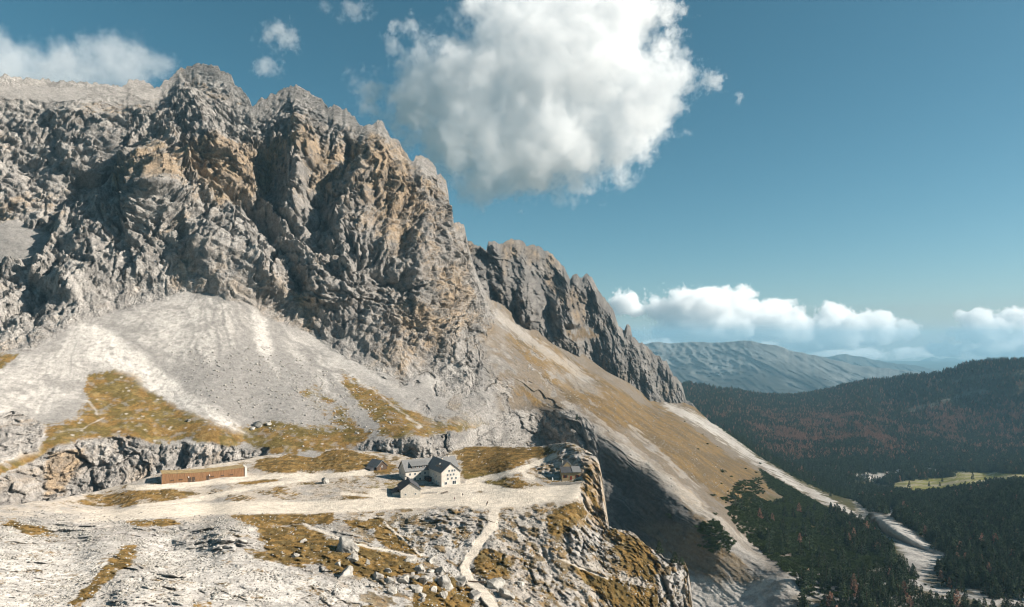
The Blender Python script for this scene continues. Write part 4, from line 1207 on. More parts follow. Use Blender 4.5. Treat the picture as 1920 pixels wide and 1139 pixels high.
def cloud(name, label, blobs, D, depth, dens, nscale, namp, thr, seed, step=None, sharp=3.0, detail=5, group=None, rough=0.6):
    """a cloud as a body of droplets: a few lobes (column, row, half width, half height, offset in depth) eaten away by noise"""
    cx = sum(b[0] for b in blobs) / len(blobs)
    cy = sum(b[1] for b in blobs) / len(blobs)
    k = D / F
    org = Vector(((cx - CX) * k, D, ZC + (HY - cy) * k))
    L = []
    for b in blobs:
        L.append((((b[0] - cx) * k, (b[4] if len(b) > 4 else 0) * depth, -(b[1] - cy) * k), (b[2] * k, depth * max(0.4, b[2] / max(x[2] for x in blobs)), b[3] * k)))
    pad = 1.0 + namp * 0.45
    lo = [min(c[i] - r[i] * pad for c, r in L) for i in range(3)]
    hi = [max(c[i] + r[i] * pad for c, r in L) for i in range(3)]
    m, nt, out = new_mat(name)
    tc = nt.nodes.new('ShaderNodeTexCoord')
    p = tc.outputs['Object']
    # swirl the lobes before measuring them
    wn_ = nd(nt, 'ShaderNodeTexNoise', i_Scale=0.35 / nscale, i_Detail=2.0)
    nt.links.new(vmath(nt, 'ADD', p, (seed * 913.0, seed * 377.0, 0)).outputs[0], wn_.inputs['Vector'])
    wv = vmath(nt, 'SUBTRACT', wn_.outputs['Color'], (.5, .5, .5))
    wsc = vmath(nt, 'SCALE', wv.outputs[0])
    wsc.inputs['Scale'].default_value = nscale * 0.9
    pw = vmath(nt, 'ADD', p, wsc.outputs[0]).outputs[0]
    f = None
    for c, r in L:
        d = vmath(nt, 'SUBTRACT', pw, c).outputs[0]
        d = vmath(nt, 'DIVIDE', d, r).outputs[0]
        ln = vmath(nt, 'LENGTH', d).outputs['Value']
        v = math_n(nt, 'SUBTRACT', 1.0, ln)
        f = v if f is None else math_n(nt, 'SMOOTH_MAX', f, v, 0.25)
    n = nd(nt, 'ShaderNodeTexNoise', i_Scale=1.0 / nscale, i_Detail=float(detail), i_Roughness=rough)
    nt.links.new(vmath(nt, 'ADD', p, (seed * 211.0, seed * 577.0, seed * 101.0)).outputs[0], n.inputs['Vector'])
    e = math_n(nt, 'SUBTRACT', n.outputs[0], 0.5)
    e = math_n(nt, 'MULTIPLY_ADD', e, namp * 2.0, f)
    e = math_n(nt, 'SUBTRACT', e, thr)
    e = math_n(nt, 'MULTIPLY', e, sharp, clamp=True)
    e = math_n(nt, 'MULTIPLY', e, dens)
    pv = nd(nt, 'ShaderNodeVolumePrincipled')
    pv.inputs['Color'].default_value = (1, 1, 1, 1)
    pv.inputs['Anisotropy'].default_value = CLOUD_G
    nt.links.new(e, pv.inputs['Density'])
    nt.links.new(pv.outputs[0], out.inputs['Volume'])
    if step:
        m.cycles.volume_step_rate = step
    me = box_mesh(name, lo, hi)
    o = link('cloud', me, m)
    o.location = org
    tag(o, label=label, cat='cloud', group=group or 'clouds in the sky')
    return o
CLOUD_G = 0.0
SC.cycles.volume_step_rate = 1.1
SC.cycles.volume_max_steps = 512
SC.cycles.volume_bounces = 18

cloud('cloud_main', 'great white cumulus towering above the ridge', [
    (1040, 110, 245, 160), (1165, 190, 160, 130), (880, 195, 225, 160), (990, 275, 235, 120), (1225, 175, 80, 75, -.2), (915, 335, 105, 75), (1120, 20, 170, 80),
], 6000, 500, 0.0052, 370, 1.15, 0.20, 3, sharp=7.0, detail=7, rough=0.73, step=.8)
cloud('cloud_west', 'thin grey cloud drifting behind the left skyline', [(60, 130, 190, 75), (200, 125, 120, 60), (300, 130, 70, 35)],
      5200, 420, 0.0020, 300, 1.5, .24, 7, sharp=3.0, detail=6, rough=.74)
cloud('cloud_wisp_a', 'small torn cloud above the left peaks', [(528, 70, 55, 42), (500, 130, 45, 30)], 5600, 160, 0.0035, 110, 1.5, .40, 9, sharp=2.5, detail=5, rough=.7)
cloud('cloud_wisp_b', 'small torn cloud at the top right of the great cumulus', [(1240, 22, 60, 34), (1262, 60, 22, 22)], 6000, 160, 0.006, 100, 1.7, .36, 12, sharp=3, detail=5, rough=.7)
cloud('cloud_wisp_c', 'little detached puff right of the great cumulus', [(1337, 152, 34, 26), (1388, 186, 14, 14)], 6000, 120, 0.006, 80, 1.6, .34, 14, sharp=3, detail=5, rough=.7)
cloud('cloud_wisp_d', 'faint scrap of cloud at the top edge left of the cumulus', [(665, 22, 50, 26), (610, 12, 24, 22)], 5800, 140, 0.0022, 100, 1.5, .34, 15, sharp=2.5, detail=5, rough=.7)
# the bank beyond the ranges
BK = dict(sharp=10.0, detail=6, rough=.70, step=.35)
cloud('cloud_bank_a', 'long white cloud bank over the far mountains', [
    (1320, 585, 120, 46), (1400, 612, 140, 38), (1350, 560, 70, 26), (1250, 580, 50, 18), (1460, 575, 50, 26), (1300, 625, 110, 24)],
      41000, 3600, 0.0022, 1400, 1.5, .26, 21, **BK)
cloud('cloud_bank_e', 'white cloud with a domed top in the middle of the horizon', [(1560, 590, 50, 30), (1580, 615, 110, 34), (1660, 622, 70, 24), (1500, 622, 70, 22), (1560, 640, 120, 16)],
      42000, 3000, 0.0022, 1300, 1.5, .26, 29, **BK)
cloud('cloud_bank_b', 'white cloud at the right edge above the far peaks', [(1850, 620, 70, 34), (1920, 600, 50, 30), (1960, 640, 90, 34), (1830, 592, 40, 20), (1760, 652, 50, 16), (1880, 655, 110, 18)],
      41000, 3000, 0.0022, 1300, 1.5, .26, 23, **BK)
cloud('cloud_bank_c', 'small white cloud just right of the dark ridge', [(1165, 572, 38, 26), (1195, 585, 26, 14)], 41000, 1600, 0.0025, 1000, 1.3, .22, 25, **BK)
cloud('cloud_bank_d', 'low pale cloud scraps along the horizon', [(1290, 642, 120, 12), (1440, 650, 110, 11), (1590, 664, 100, 11), (1700, 660, 60, 12)], 45000, 2600, 0.0012, 1200, 1.5, .28, 27, **BK)
# ================================================================== trees
M_PINE = solid_mat('pine_needles', (.050, .068, .034), .5, 1.2, .9, per_object=.38, spec=.1)
M_LARCH = solid_mat('larch_needles', (.31, .17, .115), .4, 1.2, .9, per_object=.35, spec=.1)
M_DWARF = solid_mat('dwarf_pine_needles', (.058, .078, .028), .45, 1.5, .9, per_object=.35, spec=.1)
M_BARK = solid_mat('bark', (.075, .055, .04), .3, 4, .95)

class MB:
    def __init__(self):
        self.v, self.f = [], []
    def add(self, v, f):
        n = len(self.v)
        self.v += [tuple(p) for p in v]
        self.f += [tuple(i + n for i in q) for q in f]
    def box(self, x0, x1, y0, y1, z0, z1):
        self.add([(x0, y0, z0), (x1, y0, z0), (x1, y1, z0), (x0, y1, z0), (x0, y0, z1), (x1, y0, z1), (x1, y1, z1), (x0, y1, z1)],
                 [(0, 3, 2, 1), (4, 5, 6, 7), (0, 1, 5, 4), (1, 2, 6, 5), (2, 3, 7, 6), (3, 0, 4, 7)])
    def prism(self, prof, y0, y1, axis='y'):
        """closed profile in (x, z) run along y (or in (y, z) run along x)"""
        n = len(prof)
        if axis == 'y':
            v = [(a, y0, b) for a, b in prof] + [(a, y1, b) for a, b in prof]
        else:
            v = [(y0, a, b) for a, b in prof] + [(y1, a, b) for a, b in prof]
        f = [tuple(range(n)), tuple(range(2 * n - 1, n - 1, -1))] + [(i, i + n, (i + 1) % n + n, (i + 1) % n) for i in range(n)]
        self.add(v, f)
    def tube(self, a, b, r0, r1, n=6):
        a, b = Vector(a), Vector(b)
        d = (b - a).normalized()
        u = d.orthogonal().normalized()
        w = d.cross(u)
        v = [a + (u * math.cos(t) + w * math.sin(t)) * r0 for t in [2 * math.pi * i / n for i in range(n)]]
        v += [b + (u * math.cos(t) + w * math.sin(t)) * r1 for t in [2 * math.pi * i / n for i in range(n)]]
        self.add(v, [(i, (i + 1) % n, (i + 1) % n + n, i + n) for i in range(n)] + [tuple(range(n - 1, -1, -1)), tuple(range(n, 2 * n))])
    def mesh(self, name, fix=True, smooth=False):
        me = bpy.data.meshes.new(name)
        me.from_pydata(self.v, [], self.f)
        if fix:
            bm = bmesh.new()
            bm.from_mesh(me)
            bmesh.ops.recalc_face_normals(bm, faces=bm.faces)
            bm.to_mesh(me)
            bm.free()
        if smooth:
            for p in me.polygons:
                p.use_smooth = True
        return me
    def build(self, name, mat, parent=None, **k):
        return link(name, self.mesh(name, **k), mat, parent)

def tri_sprays(rnd, mb, c, out, up, ln, wd, n):
    """a handful of needle sprays around one twig"""
    for i in range(n):
        d = Vector((out.x + rnd.gauss(0, .45), out.y + rnd.gauss(0, .45), out.z + rnd.gauss(0, .35))).normalized()
        s = d.cross(Vector((rnd.gauss(0, 1), rnd.gauss(0, 1), rnd.gauss(0, 1)))).normalized() * wd
        b = c + Vector((rnd.gauss(0, wd * .5), rnd.gauss(0, wd * .5), rnd.gauss(0, wd * .4)))
        k = len(mb.v)
        mb.v += [tuple(b - s), tuple(b + s), tuple(b + d * ln)]
        mb.f.append((k, k + 1, k + 2))

def conifer(seed, slim=.20, low=.10, n=150, droop=-.25, gap=.0):
    """unit-height conifer: crown of small sprays and a tapered trunk with limbs"""
    r = random.Random(seed)
    cr, tr = MB(), MB()
    tr.tube((0, 0, -.06), (0, 0, .5), .022, .014, 5)
    tr.tube((0, 0, .5), (r.gauss(0, .008), r.gauss(0, .008), .97), .014, .003, 4)
    lean = [r.gauss(0, .12) for _ in range(4)]
    for i in range(n):
        h = low + (1 - low) * (1 - (1 - r.random()) ** .62) if False else low + (1 - low) * (r.random() ** 1.25)
        a = r.random() * 2 * math.pi
        if gap and math.sin(a * 2 + h * 9 + seed) > 1 - gap:
            continue
        env = slim * ((1 - h) ** .72 + .04) * (1 + .28 * math.sin(3 * a + seed + h * 7) + .2 * math.sin(17 * h + seed))
        rad = env * (.35 + .65 * math.sqrt(r.random()))
        c = Vector((rad * math.cos(a), rad * math.sin(a), h))
        out = Vector((math.cos(a), math.sin(a), droop + .5 * h))
        tri_sprays(r, cr, c, out, 1, .045 + .05 * (1 - h), .026 + .026 * (1 - h), 3)
        if i % 12 == 0:
            tr.tube((0, 0, h - .03), tuple(c * 1.0), .006, .002, 3)
    return cr, tr

def shrub(seed, n=120):
    """unit-wide dwarf pine: a low spreading cushion of upturned shoots on short limbs"""
    r = random.Random(seed)
    cr, tr = MB(), MB()
    lob = [(r.uniform(-.32, .32), r.uniform(-.32, .32), r.uniform(.18, .34)) for _ in range(6)]
    for i in range(n):
        x, y, q = r.choice(lob)
        a, e = r.random() * 2 * math.pi, math.asin(r.random() ** .7)
        c = Vector((x + q * math.cos(a) * math.cos(e), y + q * math.sin(a) * math.cos(e), .03 + q * 1.15 * math.sin(e)))
        out = Vector((math.cos(a) * .6, math.sin(a) * .6, .9))
        tri_sprays(r, cr, c, out, 1, .13, .05, 3)
    for x, y, q in lob:
        tr.tube((0, 0, -.08), (x, y, q * .8), .02, .008, 4)
    return cr, tr

def joined(name, cr, tr, m1, m2):
    me = bpy.data.meshes.new(name)
    n = len(cr.v)
    me.from_pydata(cr.v + tr.v, [], cr.f + [tuple(i + n for i in f) for f in tr.f])
    me.materials.append(m1)
    me.materials.append(m2)
    me.polygons.foreach_set('material_index', np.array([0] * len(cr.f) + [1] * len(tr.f), np.int32))
    return me

PINES = [conifer(s, (.17, .21, .25, .19, .28)[s], (.06, .1, .05, .14, .08)[s], 150) for s in range(5)]
LARCHES = [conifer(40 + s, .24, .12, 150, .05, .2) for s in range(3)]
SHRUBS = [shrub(80 + s) for s in range(3)]

def stuff_scatter(name, label, meshes, pts, scales, seed):
    """one object that carries a whole mass of plants as instances on points"""
    me = bpy.data.meshes.new(name)
    me.vertices.add(len(pts))
    me.vertices.foreach_set('co', np.asarray(pts, np.float32).ravel())
    a = me.attributes.new('sc', 'FLOAT', 'POINT')
    a.data.foreach_set('value', np.asarray(scales, np.float32))
    o = link(name, me)
    tag(o, label=label, kind='stuff')
    ng = bpy.data.node_groups.new(name, 'GeometryNodeTree')
    ng.interface.new_socket('Geometry', in_out='INPUT', socket_type='NodeSocketGeometry')
    ng.interface.new_socket('Geometry', in_out='OUTPUT', socket_type='NodeSocketGeometry')
    N, Lk = ng.nodes, ng.links
    gi, go = N.new('NodeGroupInput'), N.new('NodeGroupOutput')
    jn = N.new('GeometryNodeJoinGeometry')
    sc = N.new('GeometryNodeInputNamedAttribute')
    sc.data_type = 'FLOAT'
    sc.inputs['Name'].default_value = 'sc'
    for i, mm in enumerate(meshes):
        src = bpy.data.objects.new(name + '_source', mm)
        oi = N.new('GeometryNodeObjectInfo')
        oi.inputs['Object'].default_value = src
        iop = N.new('GeometryNodeInstanceOnPoints')
        rv = N.new('FunctionNodeRandomValue')
        rv.data_type = 'INT'
        rv.inputs[4].default_value = 0
        rv.inputs[5].default_value = len(meshes) - 1
        rv.inputs['Seed'].default_value = seed
        cmp_ = N.new('FunctionNodeCompare')
        cmp_.data_type = 'INT'
        cmp_.operation = 'EQUAL'
        Lk.new(rv.outputs[2], cmp_.inputs[2])
        cmp_.inputs[3].default_value = i
        rr = N.new('FunctionNodeRandomValue')
        rr.data_type = 'FLOAT_VECTOR'
        rr.inputs[0].default_value = (-.05, -.05, 0)
        rr.inputs[1].default_value = (.05, .05, 6.28)
        rr.inputs['Seed'].default_value = seed + 5
        Lk.new(gi.outputs[0], iop.inputs['Points'])
        Lk.new(cmp_.outputs[0], iop.inputs['Selection'])
        Lk.new(oi.outputs['Geometry'], iop.inputs['Instance'])
        Lk.new(rr.outputs[0], iop.inputs['Rotation'])
        Lk.new(sc.outputs['Attribute'], iop.inputs['Scale'])
        Lk.new(iop.outputs[0], jn.inputs[0])
    Lk.new(jn.outputs[0], go.inputs[0])
    md = o.modifiers.new('scatter', 'NODES')
    md.node_group = ng
    return o

def sample_sheet(G, weight, n, rng):
    """random points on a ground sheet, even per square metre times weight; returns points and their (column, row)"""
    V = G['V']
    a, b, d = V[:-1, :-1], V[:-1, 1:], V[1:, :-1]
    ar = np.abs((b - a)[..., 0] * (d - a)[..., 1] - (b - a)[..., 1] * (d - a)[..., 0])
    w = (ar * np.clip((weight[:-1, :-1] + weight[1:, 1:]) / 2, 0, None)).ravel()
    tot = w.sum()
    idx = np.searchsorted(np.cumsum(w), rng.random_sample(n) * tot).clip(0, len(w) - 1)
    i, j = np.unravel_index(idx, ar.shape)
    s, q = rng.random_sample(n)[:, None], rng.random_sample(n)[:, None]
    P = (V[i, j] * (1 - s) + V[i, j + 1] * s) * (1 - q) + (V[i + 1, j] * (1 - s) + V[i + 1, j + 1] * s) * q
    return P, tot

rng = np.random.RandomState(17)
PX, PY, kp = VAL['PX'], VAL['PY'], VAL['keep']
Vv = VAL['V']
dist = Vv[..., 1]
wgt = kp ** 2 * np.where(dist < 1500, 1.0, np.where(dist < 2400, .8, .55))
# the valley sheet passes under the flank left of its foot: plant only what lies beyond it
edgey = np.interp(PX, [p[0] for p in SKY1], [p[1] for p in SKY1])
wgt = wgt * (PY < edgey + 2)
wgt = wgt * (PX < 2060)
wgt = wgt * (1 - area(PX, PY, DEBRIS, 3)) * (1 - area(PX, PY, [(1600, 900), (1672, 912), (1720, 920), (1800, 911), (1860, 900), (1960, 899), (1960, 912), (1860, 914), (1800, 925), (1720, 935), (1660, 925), (1600, 915)], 2))
hill = area(PX, PY, [(1600, 720), (1760, 705), (1920, 690), (2100, 690), (2100, 745), (1850, 745), (1700, 780), (1560, 760)], 12)
wgt = wgt * (1 - .45 * hill)
NT = 62000
P, tot = sample_sheet(VAL, wgt, NT, rng)
qx, qy = project(P)
patch = fbm((P[:, 0] / 170).astype(np.float32), (P[:, 1] / 170).astype(np.float32), np.full(len(P), .5, np.float32), 3, 501)
band = area(qx, qy, [(1330, 770), (1500, 775), (1700, 775), (1920, 760), (2060, 760), (2060, 850), (1880, 848), (1700, 850), (1500, 860), (1380, 830)], 22)
pl = .035 + .74 * band * sstep(-.5, .4, patch) + .10 * (qy < 790)
clump = fbm((P[:, 0] / 45).astype(np.float32), (P[:, 1] / 45).astype(np.float32), np.full(len(P), .5, np.float32), 3, 502)
pl = pl * (.35 + 1.3 * sstep(-.3, .4, clump))
pl = np.where(qy > 880, .008 + .12 * sstep(.35, .8, clump), pl)
isl = rng.random_sample(len(P)) < pl
hgt = 11 + 6.5 * rng.random_sample(len(P)) + 2.5 * rng.standard_normal(len(P))
hgt = np.clip(hgt, 6, 21) * np.where(P[:, 1] > 2400, 1.05, 1)

# trees on the flank foot and along the gravel run
PXm, PYm, Vm = M1['PX'], M1['PY'], M1['V']
STAND = [([(1500, 1092), (1560, 1075), (1640, 1080), (1720, 1085), (1760, 1110), (2000, 1125), (2000, 1175), (1500, 1180)], .42),
         ([(1560, 955), (1640, 990), (1690, 1030), (1680, 1050), (1600, 1040)], .8), ([(1420, 862), (1500, 900), (1580, 945), (1560, 950), (1480, 915)], .25),
         ([(1345, 800), (1420, 838), (1560, 905), (1610, 942), (1480, 890), (1400, 845)], .7), ([(1360, 930), (1440, 940), (1560, 960), (1660, 1060), (1560, 1090), (1440, 1040)], .07),
         ([(1730, 1045), (1790, 1050), (1850, 1065), (2000, 1090), (2000, 1125), (1850, 1115), (1770, 1100)], 1.0), ([(1670, 1060), (1740, 1062), (1735, 1085), (1660, 1090)], .9)]
wm_ = np.zeros(PXm.shape, np.float32)
for poly, k in STAND:
    wm_ = np.maximum(wm_, k * area(PXm, PYm, poly, 5))
runmask = np.maximum(line(PXm, PYm, [(1250, 760), (1330, 800), (1420, 865), (1500, 912), (1580, 955), (1640, 985), (1700, 1025)], 11, 3),
                     area(PXm, PYm, DEBRIS, 3))
runmask = np.maximum(runmask, line(PXm, PYm, [(1750, 1058), (1742, 1085), (1715, 1098), (1770, 1118), (1850, 1133), (1960, 1140)], 9, 3))
wm_ = wm_ * (1 - runmask)
P2, tot2 = sample_sheet(M1, wm_, 1500, rng)
h2 = np.clip(10 + 6 * rng.random_sample(len(P2)) + 2 * rng.standard_normal(len(P2)), 4, 19)
h2 = np.where(P2[:, 1] > 1100, h2 * .8, h2)
q2x, q2y = project(P2)
l2 = rng.random_sample(len(P2)) < .03

allP = np.concatenate([P, P2])
allH = np.concatenate([hgt, h2])
allL = np.concatenate([isl, l2])
ax, ay = project(allP)
size = allH / allP[:, 1] * F
vis = (ax > 0) & (ax < 1915) & (ay < 1150) & (ay - size * .8 > 0)

def individuals(order, protos, m_needles, name, labels, cat, group, scale_xy=1.0):
    meshes = []
    for k, (cr, tr) in enumerate(protos):
        a = cr.mesh('crown', fix=False)
        a.materials.append(m_needles)
        b = tr.mesh('trunk', fix=False)
        b.materials.append(M_BARK)
        meshes.append((a, b))
    for n_, (p, h, lab) in enumerate(order):
        a, b = meshes[n_ % len(meshes)]
        root = bpy.data.objects.new(name, None)
        root.empty_display_size = .5
        COL.objects.link(root)
        root.location = p
        rr = random.Random(n_ * 7 + 1)
        s = h * rr.uniform(.9, 1.15) * scale_xy
        root.scale = (s, s, h)
        root.rotation_euler = (rr.gauss(0, .03), rr.gauss(0, .03), rr.uniform(0, 6.28))
        tag(root, lab, cat, group)
        for nm, me in (('crown', a), ('trunk', b)):
            o = bpy.data.objects.new(nm, me)
            COL.objects.link(o)
            o.parent = root

# the pines and larches that show largest stand as trees of their own; the rest is the forest behind them
idx = np.where(vis & ~allL)[0]
idx = idx[np.argsort(-size[idx])][:270]
idl = np.where(vis & allL & (size > 5.5))[0]
idl = idl[np.argsort(-size[idl])][:60]
single = np.zeros(len(allP), bool)
single[idx] = True
single[idl] = True
def zone(x, y):
    if x < 1700 and y > 1075:
        return 'dark green pine among boulders at the foot of the slope'
    if x >= 1700 and y > 1075:
        return 'dark green pine in the stand at the lower right corner'
    if x < 1720:
        return 'dark green pine beside the white gravel run'
    return 'dark green pine in the dense forest right of the gravel run'
individuals([(allP[i], allH[i], zone(ax[i], ay[i])) for i in idx], PINES, M_PINE, 'pine_tree', None, 'pine tree', 'pines of the valley')
individuals([(allP[i], allH[i], 'orange autumn larch standing out of the dark valley forest') for i in idl], LARCHES, M_LARCH, 'larch_tree', None, 'larch tree', 'larches of the valley')
mp_ = [joined('pine', cr, tr, M_PINE, M_BARK) for cr, tr in PINES]
ml_ = [joined('larch', cr, tr, M_LARCH, M_BARK) for cr, tr in LARCHES]
rest = ~single
stuff_scatter('pine_forest', 'dark pine forest covering the valley', mp_, allP[rest & ~allL], allH[rest & ~allL], 3)
stuff_scatter('larch_forest', 'rust coloured larches through the valley forest', ml_, allP[rest & allL], allH[rest & allL], 4)

# dwarf pine
DW = [([(1425, 880), (1470, 905), (1560, 960), (1640, 1000), (1690, 1035), (1680, 1055), (1600, 1080), (1540, 1092), (1480, 1078), (1440, 1045), (1385, 995), (1362, 955), (1385, 940), (1400, 925), (1445, 945), (1470, 935), (1440, 910)], 1.0),
      ([(1340, 796), (1420, 838), (1560, 905), (1610, 940), (1560, 925), (1480, 895), (1400, 850)], 1.0), ([(1310, 985), (1335, 975), (1365, 1010), (1360, 1035), (1325, 1025)], 1.6),
      ([(1350, 940), (1385, 905), (1425, 895), (1430, 925), (1390, 945)], .3), ([(1300, 780), (1345, 803), (1420, 852), (1410, 852), (1340, 810)], .35),
      ([(1500, 1080), (1700, 1070), (1760, 1110), (1600, 1120), (1500, 1120)], .35), ([(1180, 700), (1300, 790), (1280, 790)], .02)]
wd_ = np.zeros(PXm.shape, np.float32)
for poly, k in DW:
    wd_ = np.maximum(wd_, k * area(PXm, PYm, poly, 4))
nz = fbm((Vm[..., 0] / 22).astype(np.float32), (Vm[..., 1] / 22).astype(np.float32), (Vm[..., 2] / 22).astype(np.float32), 3, 505)
wd_ = wd_ * (1 - runmask) * sstep(-.55, -.1, nz + .25 * (wd_ > .8))
P3, tot3 = sample_sheet(M1, wd_, 15000, rng)
P3b, _ = sample_sheet(M1, area(PXm, PYm, [(1304, 994), (1316, 980), (1330, 986), (1345, 980), (1358, 1000), (1376, 1016), (1368, 1036), (1352, 1030), (1338, 1042), (1318, 1024), (1322, 1008)], 2), 210, rng)
P3 = np.concatenate([P3, P3b])
s3 = 3.2 + 3.0 * rng.random_sample(len(P3)) ** 2
md_ = [joined('dwarf_pine', cr, tr, M_DWARF, M_BARK) for cr, tr in SHRUBS]
stuff_scatter('dwarf_pine_cover', 'dense dark dwarf pine scrub covering the slope foot', md_, P3, s3, 6)

def on_sheet(G, px, py):
    """ground point of a sheet under a surveyed (column, row)"""
    d = (G['PX'] - px) ** 2 + (G['PY'] - py) ** 2
    return G['V'][np.unravel_index(np.argmin(d), d.shape)]

LONE = [(M1, 1081, 787, 11, 'single dark pine on the dark rim behind the knob'), (PLAT, 1236, 1038, 24, 'pine on the ledge left of the dark pinnacle'), (PLAT, 1264, 1055, 20, 'pine on top of the dark pinnacle'), (PLAT, 1279, 1060, 16, 'small pine at the right edge of the dark pinnacle top'), (M1, 1256, 972, 9, 'tiny lone pine in the shaded gully')]
individuals([(on_sheet(G_, x_, y_), h_ * float(on_sheet(G_, x_, y_)[1]) / F, l_) for G_, x_, y_, h_, l_ in LONE], PINES, M_PINE, 'pine_tree', None, 'pine tree', 'lone pines near the promontory', 1.3)
BUSH = [(1326, 834, 7), (1309, 843, 6), (1354, 886, 11), (1370, 895, 6), (1384, 918, 9), (1389, 926, 12), (1405, 912, 12), (1412, 905, 9), (1375, 925, 6), (1337, 931, 7), (1353, 908, 5),
        (1418, 887, 8), (1432, 900, 10), (1362, 955, 8), (1340, 965, 6), (1317, 815, 4), (1345, 838, 4), (1255, 967, 7), (1313, 1025, 9), (1441, 862, 7), (1425, 870, 8), (1398, 880, 6)]
individuals([(on_sheet(M1, x, y), w * .75, 'small dark dwarf pine bush alone on the golden slope') for x, y, w in BUSH], SHRUBS, M_DWARF, 'dwarf_pine_bush', None, 'bush', 'bushes on the golden slope')
# ================================================================== buildings on the plateau
M_PLASTER = solid_mat('pale_plaster', (.56, .50, .43), .2, .5, .9, .2, .03)
M_STONEW = solid_mat('cream_stone_wall', (.54, .48, .40), .25, 1.2, .9, .4, .05)
M_TAN = solid_mat('tan_plaster', (.36, .26, .145), .15, 1.2, .9)
M_ROOFM = solid_mat('grey_metal_roof', (.17, .165, .16), .18, .8, .55, .1, .02, metal=.1, spec=.4, stretch=(4, 1, 1))
M_ROOFD = solid_mat('dark_shingle_roof', (.055, .055, .058), .3, 1.5, .7, .3, .04)
M_WOOD = solid_mat('brown_larch_boards', (.22, .115, .055), .5, 2.2, .85, .4, .04, stretch=(3.0, 3.0, .12))
M_WOODD = solid_mat('dark_wood', (.07, .045, .03), .3, 2, .85)
M_RED = solid_mat('red_shutter', (.22, .045, .025), .2, 3, .7)
M_GLASS = solid_mat('window_glass', (.03, .04, .05), .2, 2, .12, spec=.6)
M_FRAME = solid_mat('white_frame', (.70, .70, .68), .05, 3, .6)
M_CONC = solid_mat('white_concrete', (.58, .54, .49), .08, 2, .85)
M_DRY = solid_mat('dry_stone', (.33, .30, .265), .4, 2.2, .95, .8, .15)
M_TURFROOF = solid_mat('turf_roof', (.27, .19, .09), .4, .5, .95, .5, .2)

def thing(name, label, cat, loc, rz=0, group=None):
    o = bpy.data.objects.new(name, None)
    o.empty_display_size = 2
    COL.objects.link(o)
    o.location = loc
    o.rotation_euler = (0, 0, rz)
    return tag(o, label, cat, group)

def window(root, p, n, w, h, mat_frame=None, mat_pane=None, shutters=None, name='window', mull=True):
    """a window on a wall: p = centre on the wall face, n = outward unit direction ('-y', '+x', '-x')"""
    fr = MB()
    def bx(mb, u0, u1, z0, z1, d0, d1):
        x, y, z = p
        if n == '-y':
            mb.box(x + u0, x + u1, y - d1, y - d0, z + z0, z + z1)
        elif n == '+x':
            mb.box(x + d0, x + d1, y + u0, y + u1, z + z0, z + z1)
        else:
            mb.box(x - d1, x - d0, y + u0, y + u1, z + z0, z + z1)
    a, b, t = w / 2, h / 2, .12
    for q in ((-a - t, -a, -b - t, b + t), (a, a + t, -b - t, b + t), (-a, a, b, b + t), (-a, a, -b - t, -b)):
        bx(fr, *q, -.05, .10)
    if mull:
        bx(fr, -.04, .04, -b, b, 0.0, .09)
    f = fr.build(name, mat_frame or M_FRAME, root)
    pn = MB()
    bx(pn, -a, a, -b, b, -.04, .03)
    pn.build('pane', mat_pane or M_GLASS, f)
    if shutters:
        for s in (-1, 1):
            sh = MB()
            u = s * (a + t + .28)
            bx(sh, u - .26, u + .26, -b, b, .01, .07)
            sh.build('shutter', shutters, f)
    return f

def gable_roof(root, name, mat, u0, u1, v0, v1, ze, zr, axis, over=.6, th=.28, ridge=None):
    """two roof slabs; axis = direction of the ridge"""
    objs = []
    if axis == 'v':
        r = (u0 + u1) / 2 if ridge is None else ridge
        for a, b in ((u0, r), (u1, r)):
            k = (zr - ze) / abs(b - a)
            o = a - over if a < b else a + over
            zo = ze - k * over
            m = MB()
            m.prism([(o, zo), (b, zr), (b, zr + th * 1.25), (o, zo + th)], v0 - over, v1 + over, 'y')
            objs.append(m.build(name, mat, root))
    else:
        r = (v0 + v1) / 2 if ridge is None else ridge
        for a, b in ((v0, r), (v1, r)):
            k = (zr - ze) / abs(b - a)
            o = a - over if a < b else a + over
            zo = ze - k * over
            m = MB()
            m.prism([(o, zo), (b, zr), (b, zr + th * 1.25), (o, zo + th)], u0 - over, u1 + over, 'x')
            objs.append(m.build(name, mat, root))
    return objs

R30 = math.radians(29)
Zp = float(on_sheet(PLAT, 845, 911)[2]) - .25
# ---- the big hut
H = thing('mountain_hut', 'large cream mountain hut with gabled wing and long grey metal roof', 'building', (-37.2, 416, Zp), R30)
m = MB()
m.prism([(-6.2, -3), (6.2, -3), (6.2, 8.6), (0, 13.7), (-6.2, 8.6)], 0, 27, 'y')
m.build('gable_wing_wall', M_PLASTER, H)
m = MB()
m.prism([(20.8, -3), (32.8, -3), (32.8, 7.4), (26.8, 12.9), (20.8, 7.4)], -21.5, 14, 'x')
m.build('long_wing_wall', M_PLASTER, H)
gable_roof(H, 'gable_roof', M_ROOFM, -6.2, 6.2, 0, 27, 8.75, 13.85, 'v')
gable_roof(H, 'long_roof', M_ROOFM, -21.5, 14, 20.8, 32.8, 7.55, 13.05, 'u')
d = MB()
d.prism([(21.6, 8.3), (27, 8.3), (27, 12.6), (21.6, 10.3)], -17.2, -6.8, 'x')
dm = d.build('dormer', M_WOODD, H)
d = MB()
d.prism([(20.9, 10.0), (27, 12.62), (27, 12.9), (20.9, 10.3)], -17.8, -6.2, 'x')
d.build('dormer_roof', M_ROOFM, dm)
for u in (-15.7, -13.3, -10.9, -8.5):
    window(dm, (u, 21.6, 9.35), '-y', 1.3, .9, mull=False, name='dormer_window')
for z, us in ((6.9, (-2.6, -.6, 1.4)), (9.3, (-1.6, .4, 2.0)), (4.6, (-2.4, .2, 2.9))):
    for u in us:
        window(H, (u + .4, 0, z), '-y', 1.05, 1.35)
